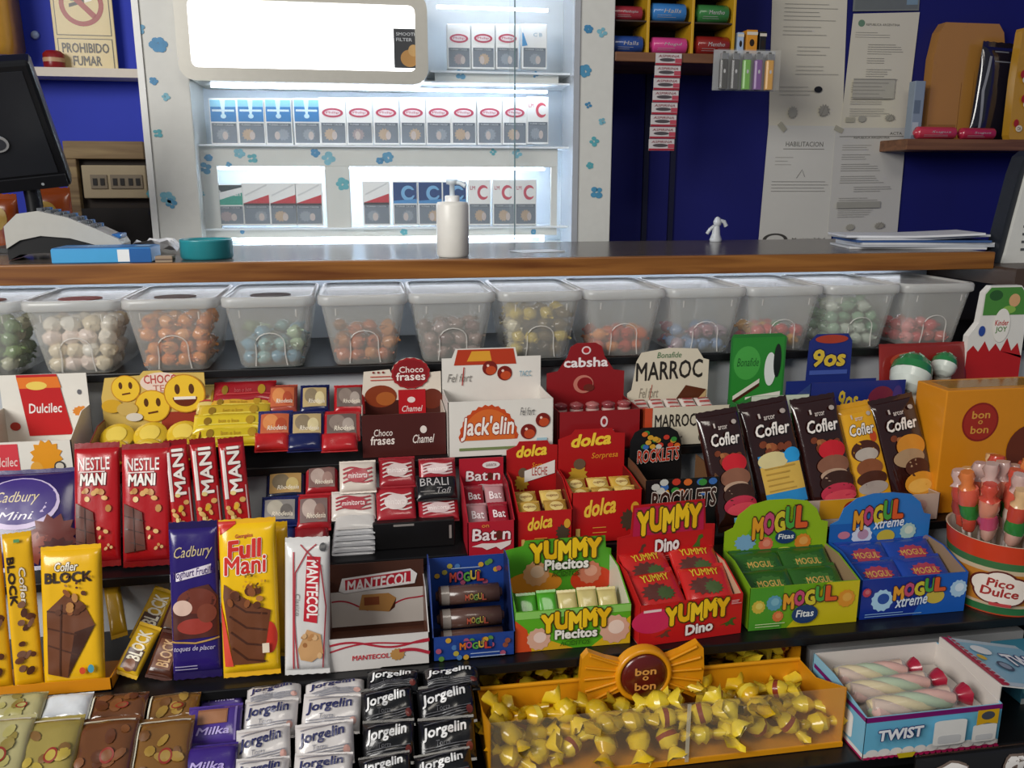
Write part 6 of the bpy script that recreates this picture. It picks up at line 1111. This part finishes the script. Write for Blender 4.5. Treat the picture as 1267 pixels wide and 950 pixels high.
for i, (x0, x1, a, nmx) in enumerate(((450, 514, 0, 'left'), (520, 590, -4, 'right'))):
    for k, (yb, yt, y, dx) in enumerate(((980, 935, .755, -3), (950, 893, .785, -1), (905, 852, .82, 0), (866, 836, .847, 4))):
        bar('black_cake_pack', 'black lettered cake pack of the %s black column, %s' % (nmx, ['lowest at the front', 'second from the front', 'third from the front', 'rearmost'][k]), 'cake', x0+dx, x1+dx, yb+a, yt+a, '121214', Y=y, tilt=[-3, 2, -2, 3][k]-i, lean=48 if k < 3 else 64, t=.02, p=4, crimp=.06, deco=jb, group='black lettered cake packs', wr=.0014)

# yellow bonbon tray with bow sign
AMB = 'dc9410'
bt = tray('bonbon_tray', 'long yellow bonbon tray with clear front and bow-shaped sign', 'sweet tray', (606, 970), (1041, 926), (835, 872), (800, 832), Z4, .105, AMB, 'c88410', hside=None, clearfront=PLAST(.06, 'e8e0c0'))
w_, fh, hh = bt['_w'], bt['_f'], bt['_h']
b = MB(); b.box(0, w_, -.0015, .0015, .0005, .006, card(AMB)); b.build('front_lip', bt)
b = MB(); b.box(w_*.535, w_*.545, -.0025, -.0012, .004, fh, PLAST(.45, 'd8d0b8')); b.build('clear_join', bt)
b = MB(); b.box(0, w_, .1005, .1045, hh-.001, hh+.003, card('e49c18'), .001); b.build('rim', bt)
cxs, czs = w_*.485, hh+.010; PLB = M('dc9212', .3, coat=.3)
sgn = None
for s in (-1, 1):
    bs = MB()
    n = 10; out = [(.026, .018), (.045, .024), (.066, .034), (.073, .026), (.075, .0), (.073, -.03), (.064, -.038), (.045, -.027), (.026, -.02)]
    pts = [(cxs+s*x, czs+z) for x, z in out]; pts = pts if s < 0 else list(reversed(pts))
    bs.prism(pts, (Vector((0, .088, 0)), Vector((1, 0, 0)), Vector((0, 0, 1)), Vector((0, -1, 0))), .01, PLB)
    for k in range(5):
        a = R(-26+13*k); bs.tube([(cxs+s*.028*math.cos(a), .0875, czs+.028*math.sin(a)), (cxs+s*.071*math.cos(a), .0865, czs+.071*math.sin(a)*.95)], .0016, PLB, 6)
    bs.build('bow_wing', bt)
b = MB(); b.loft([[(cxs+r*math.cos(2*math.pi*k/36), y, czs+r*math.sin(2*math.pi*k/36)) for k in range(36)] for r, y in ((.034, .096), (.034, .084), (.032, .082), (.029, .082), (.0275, .085))], PLB, True, False); sgn = b.build('sign_ring', bt)
b = MB(); b.loft([[(cxs+r*math.cos(2*math.pi*k/36), y, czs+r*math.sin(2*math.pi*k/36)) for k in range(36)] for r, y in ((.028, .088), (.0275, .083), (.024, .0805), (.012, .079))], M('5c1410', .3, coat=.6), True, True); b.build('sign_disc', sgn)
f = Face((Vector((cxs-.028, .0785, czs-.028)), Vector((1, 0, 0)), Vector((0, 0, 1)), Vector((0, -1, 0))), .056, .056); f.text('bon', .28, .58, .72, .74, 'd8984c', .03).text('o', .44, .46, .56, .55, 'd8984c', .03).text('bon', .28, .24, .72, .41, 'd8984c', .03); f.done(sgn)
b = MB(); b.tube([(cxs, .095, hh-.03), (cxs, .094, czs)], .004, PLB); b.build('sign_stem', sgn)
# bonbons: yellow twist wrappers with a red-brown belly showing now and then
rd = random.Random(77); rc = .0132
m_y = [candy_mesh('bonbon', rc, h_, c_, True, 1, .8, .16, 1.15) for h_, c_ in (('dcb81c', None), ('d4a814', 'e0c440'), ('c8a41c', None), ('d8b830', '8a3420'), ('e0c430', None))]
for k in range(2):
    for j in range(3):
        for i in range(11):
            if k == 1 and (rd.random() < .3 or i > 9 or j == 2): continue
            x = .022+(w_-.044)*i/10+rd.uniform(-.004, .004); y = .019+j*.031+rd.uniform(-.003, .003)-(.0 if k == 0 else -.002); z = .0195+k*.023+rd.uniform(0, .003)
            P = inside(bt, x, y, z)
            o = put(rd.choice(m_y), 'bonbon', 'yellow bonbon, %s layer, %s row of the bow tray, %s from left' % (['lower', 'upper'][k], ['front', 'middle', 'rear'][j], ORD[i]), 'bonbon', 'bonbons in the bow tray', P, (rd.uniform(-.7, .7), rd.uniform(-.6, .6), rd.uniform(0, 6.28)))
# rear bonbon tray under shelf three
A, B_ = onz(600, 870, Z4+.03), onz(992, 830, Z4+.03)
y1 = .885; xa, xb2 = ony(592, 830, y1).x, ony(992, 800, y1).x
rtt = empty('rear_bonbon_tray', T(xa, y1, Z4)); tag(rtt, 'yellow bonbon tray pushed back behind the one with the bow sign', 'sweet tray'); W = xb2-xa; c_ = card(AMB)
b = MB(); b.box(0, W, 0, .09, .0004, .0016, c_); b.build('bottom_panel', rtt)
b = MB(); b.box(0, W, 0, .0014, .0016, .022, c_); b.build('front_panel', rtt)
b = MB(); b.box(0, W, .0886, .09, .0016, .05, c_); b.build('back_panel', rtt)
for x in (0, W-.0014):
    b = MB(); b.box(x, x+.0014, .0014, .0886, .0016, .05, c_); b.build('side_panel', rtt)
for j in range(2):
    for i in range(10):
        for k in range(2):
            if k and rd.random() < .3: continue
            put(rd.choice(m_y), 'bonbon', 'yellow bonbon, %s layer, %s row of the rear tray, %s from left' % (['lower', 'upper'][k], ['front', 'rear'][j], ORD[i]), 'bonbon', 'bonbons in the rear tray', (xa+.022+(W-.044)*i/9+rd.uniform(-.003, .003), y1+.022+j*.036, Z4+.0195+.024*k), (rd.uniform(-.6, .6), rd.uniform(-.6, .6), rd.uniform(0, 6)))

# marshmallow twist box with open lid
def d_tw(f):
    f.rect(0, .12, 1, .9, '6ab4d4').rect(0, .88, 1, 1, '7a1a6a').rect(0, 0, 1, .14, 'e4e0dc').rect(0, 0, 1, .05, 'b01c54')
    for k in range(11): f.ell(.06+.088*k, .14, .045, .09, 'e4e0dc', n=14)
    for k in range(23): f.ell(.03+.0427*k, .05, .018, .035, 'b01c54', n=10)
    f.text('TWIST', .08, .5, .4, .74, 'eef0f4', .04, .05, ol='34407a', olw=.1, skew=.1)
    f.poly(rrect(.24, .6, .05, .6, .52), 'ecebe8').poly(rrect(.18, .42, .04, .86, .42), 'e8e6e2').poly(rrect(.17, .2, .04, .6, .36), 'cfd0d2').poly(rrect(.13, .14, .03, .86, .32), 'cfd0d2')
    f.poly([(.79, .62), (.87, .66), (.95, .62), (.95, .98), (.79, .98)], 'd8a820').ell(.87, .84, .05, .1, '4a4e58').poly([(.24, .04), (.34, .04), (.36, .16), (.22, .16)], 'c8b020')
twb = tray('marshmallow_twist_box', 'pale blue and white open box of striped marshmallow sticks at the lower right', 'sweet box', (1066, 948), (1234, 914), (1150, 880), (1080, 801), Z4, .115, '8ac0d8', 'd4ccc4', front=d_tw, hside=None, hdrc='d8d0ca')
w_, fh, hh = twb['_w'], twb['_f'], twb['_h']
f = Face((Vector((0, 0, 0)), Vector((0, -1, 0)), Vector((0, 0, 1)), Vector((-1, 0, 0))), -.1, fh)   # left side print
f = Face((Vector((-.0002, .11, 0)), Vector((0, -1, 0)), Vector((0, 0, 1)), Vector((-1, 0, 0))), .11, fh)
f.rect(0, .14, 1, .9, '78b8d4').rect(0, 0, 1, .14, 'e4e0dc').rect(0, .9, 1, 1, '7a1a6a').rect(0, 0, 1, .05, 'b01c54').poly(rrect(.4, .6, .08, .6, .5), 'ecebe8'); f.done(twb, 'side_artwork')
# lid flap folded out to the right
fl = Vector((w_, .004, fh+.020)); uxl = Vector((math.cos(R(-12)), 0, math.sin(R(-12)))); vy_ = Vector((0, 1, 0)); nl = uxl.cross(vy_)
b = MB(); b.prism([(0, 0), (.13, 0), (.13, .105), (0, .105)], (fl, uxl, vy_, nl), .0015, card('e0dcd8')); b.build('lid_flap', twb)
b = MB(); b.prism([(0, 0), (.105, 0), (.105, .020), (0, .020)], (Vector((w_, .0045, fh)), vy_, Vector((0, 0, 1)), Vector((1, 0, 0))), .0014, card('d8d0c8')); b.build('lid_hinge', twb)
f = Face((fl, uxl, vy_, nl), .13, .105)
f.rect(.0, 0, 1, 1, 'b8c8d4').rect(.0, 0, .07, 1, 'b01c44').rect(.12, .08, .97, .92, '8ab8d0')
for k in range(14): f.ell(.075, .04+.072*k, .02, .028, 'b01c44', n=10)
f.text('TWIST', .42, .45, .9, .68, 'eef0f4', .04, .05, ol='34407a', olw=.1).ell(.3, .4, .07, .1, '3a4a68').ell(.3, .4, .05, .07, '8a9ab0').ell(.15, .55, .04, .06, 'd8b030').ell(.25, .72, .1, .1, 'e4e8ec').ell(.7, .25, .2, .1, 'e4e8ec'); f.done(twb, 'lid_artwork')
b = MB(); b.box(.004, w_-.004, .004, .11, .0015, fh*.66, M('c8c0b8', .6)); b.build('filler_card', twb)
def stick(P0, P1, r, lab, group):
    P0, P1 = Vector(P0), Vector(P1); uz = (P1-P0); L_ = uz.length; uz.normalize(); ux = uz.cross(Vector((0, 0, 1))).normalized(); uy = uz.cross(ux)
    o = empty('marshmallow_stick', frame(P0, ux, uy, uz)); tag(o, lab, 'marshmallow', group)
    for s in range(4):          # four twisted strands
        b = MB(); b.tube([(r*.52*math.cos(2*math.pi*s/4+t_*.55), r*.52*math.sin(2*math.pi*s/4+t_*.55), L_*.82*t_/11) for t_ in range(12)], r*.55, M(['d8a090', 'a4bc94', 'd8c488', 'd0b098'][s], .45), 7); b.build('strand', o)
    b = MB(); n = 10; b.loft([[(q*math.cos(2*math.pi*j/n)*(1+.1*(j % 2)), q*math.sin(2*math.pi*j/n), z*L_) for j in range(n)] for q, z in ((r*.4, -.03), (r*1.15, 0), (r*1.18, .8), (r*.8, .86), (r*.3, .9), (r*.9, .98))], PLAST(.22, 'e8e8ea'), True, False); b.build('film_wrapper', o)
    b = MB(); b.loft([[(q*math.cos(2*math.pi*j/n)*(1+.2*(j % 2)), q*math.sin(2*math.pi*j/n), z*L_) for j in range(n)] for q, z in ((r*.35, .89), (r*.7, .93), (r*1.1, 1.0))], foil('a01c34'), True, False); b.build('red_end', o)
for k, (y0_, y1_, x0, x1, zz, lab) in enumerate(((.02, .03, .02, w_*.86, fh*.66+.013, 'front striped marshmallow stick in the pale blue box'), (.052, .062, .012, w_*.8, fh*.66+.013, 'second striped marshmallow stick in the pale blue box'), (.085, .088, .016, w_*.72, fh*.66+.013, 'rear striped marshmallow stick in the pale blue box'))):
    stick(inside(twb, x0, y0_, zz), inside(twb, x1, y1_, zz), .0115, lab, 'sticks in the pale blue box')
# sticks lying behind under the shelf, on a carton
A = ony(1000, 800, .90); B_ = ony(1180, 790, .90)
b = MB(); b.box(0, B_.x-A.x+.1, 0, .07, .0004, .035, card('c8c8c8'), .001); o = b.build('grey_carton'); o.location = (A.x+.004, .90, Z4); tag(o, 'pale grey carton behind the marshmallow box under the third shelf', 'carton')
f = Face((Vector((0, 0, 0)), Vector((1, 0, 0)), Vector((0, 0, 1)), Vector((0, -1, 0))), .3, .035); f.rect(.2, .3, .8, .6, 'a8b8c0'); f.done(o)
for k in range(2): stick((A.x+.02+.01*k, .915+.03*k, Z4+.048), (A.x+.15+.03*k, .918+.03*k, Z4+.048), .0115, ['front striped stick lying on the pale grey carton', 'rear striped stick lying on the pale grey carton'][k], 'sticks behind the pale blue box')
# teal boxes beyond the lid
y = .80; A = ony(1246, 905, y); 
tq = empty('teal_sweet_box', T(A.x+.012, y, Z4)); tag(tq, 'teal and yellow sweet box at the right edge beside the marshmallow box', 'sweet box')
b = MB(); b.box(0, .12, 0, .06, .0004, .05, card('3a7a90'), .001); b.build('carton_body', tq)
f = Face((Vector((0, 0, 0)), Vector((1, 0, 0)), Vector((0, 0, 1)), Vector((0, -1, 0))), .12, .05); f.ell(.3, .6, .2, .3, 'c8b030', wob=.2).ell(.1, .4, .1, .2, '6ab0b8').ell(.5, .3, .2, .2, '8ac0c8', wob=.2).rect(0, 0, 1, .15, 'd0d4d0'); f.done(tq)
# black lettered bag on the lowest shelf
bar('black_sweet_bag', 'black bag with large white script lettering at the bottom right corner', 'sweet bag', 1108, 1345, 1056, 912, '121010', Y=.684, lean=1, t=.03, p=6, crimp=.02, deco=lambda f: f.text('Cofler', .02, .68, .74, .95, 'd8d4d0', .02, .3, ol='6a5a50', olw=.05), wr=.0012)
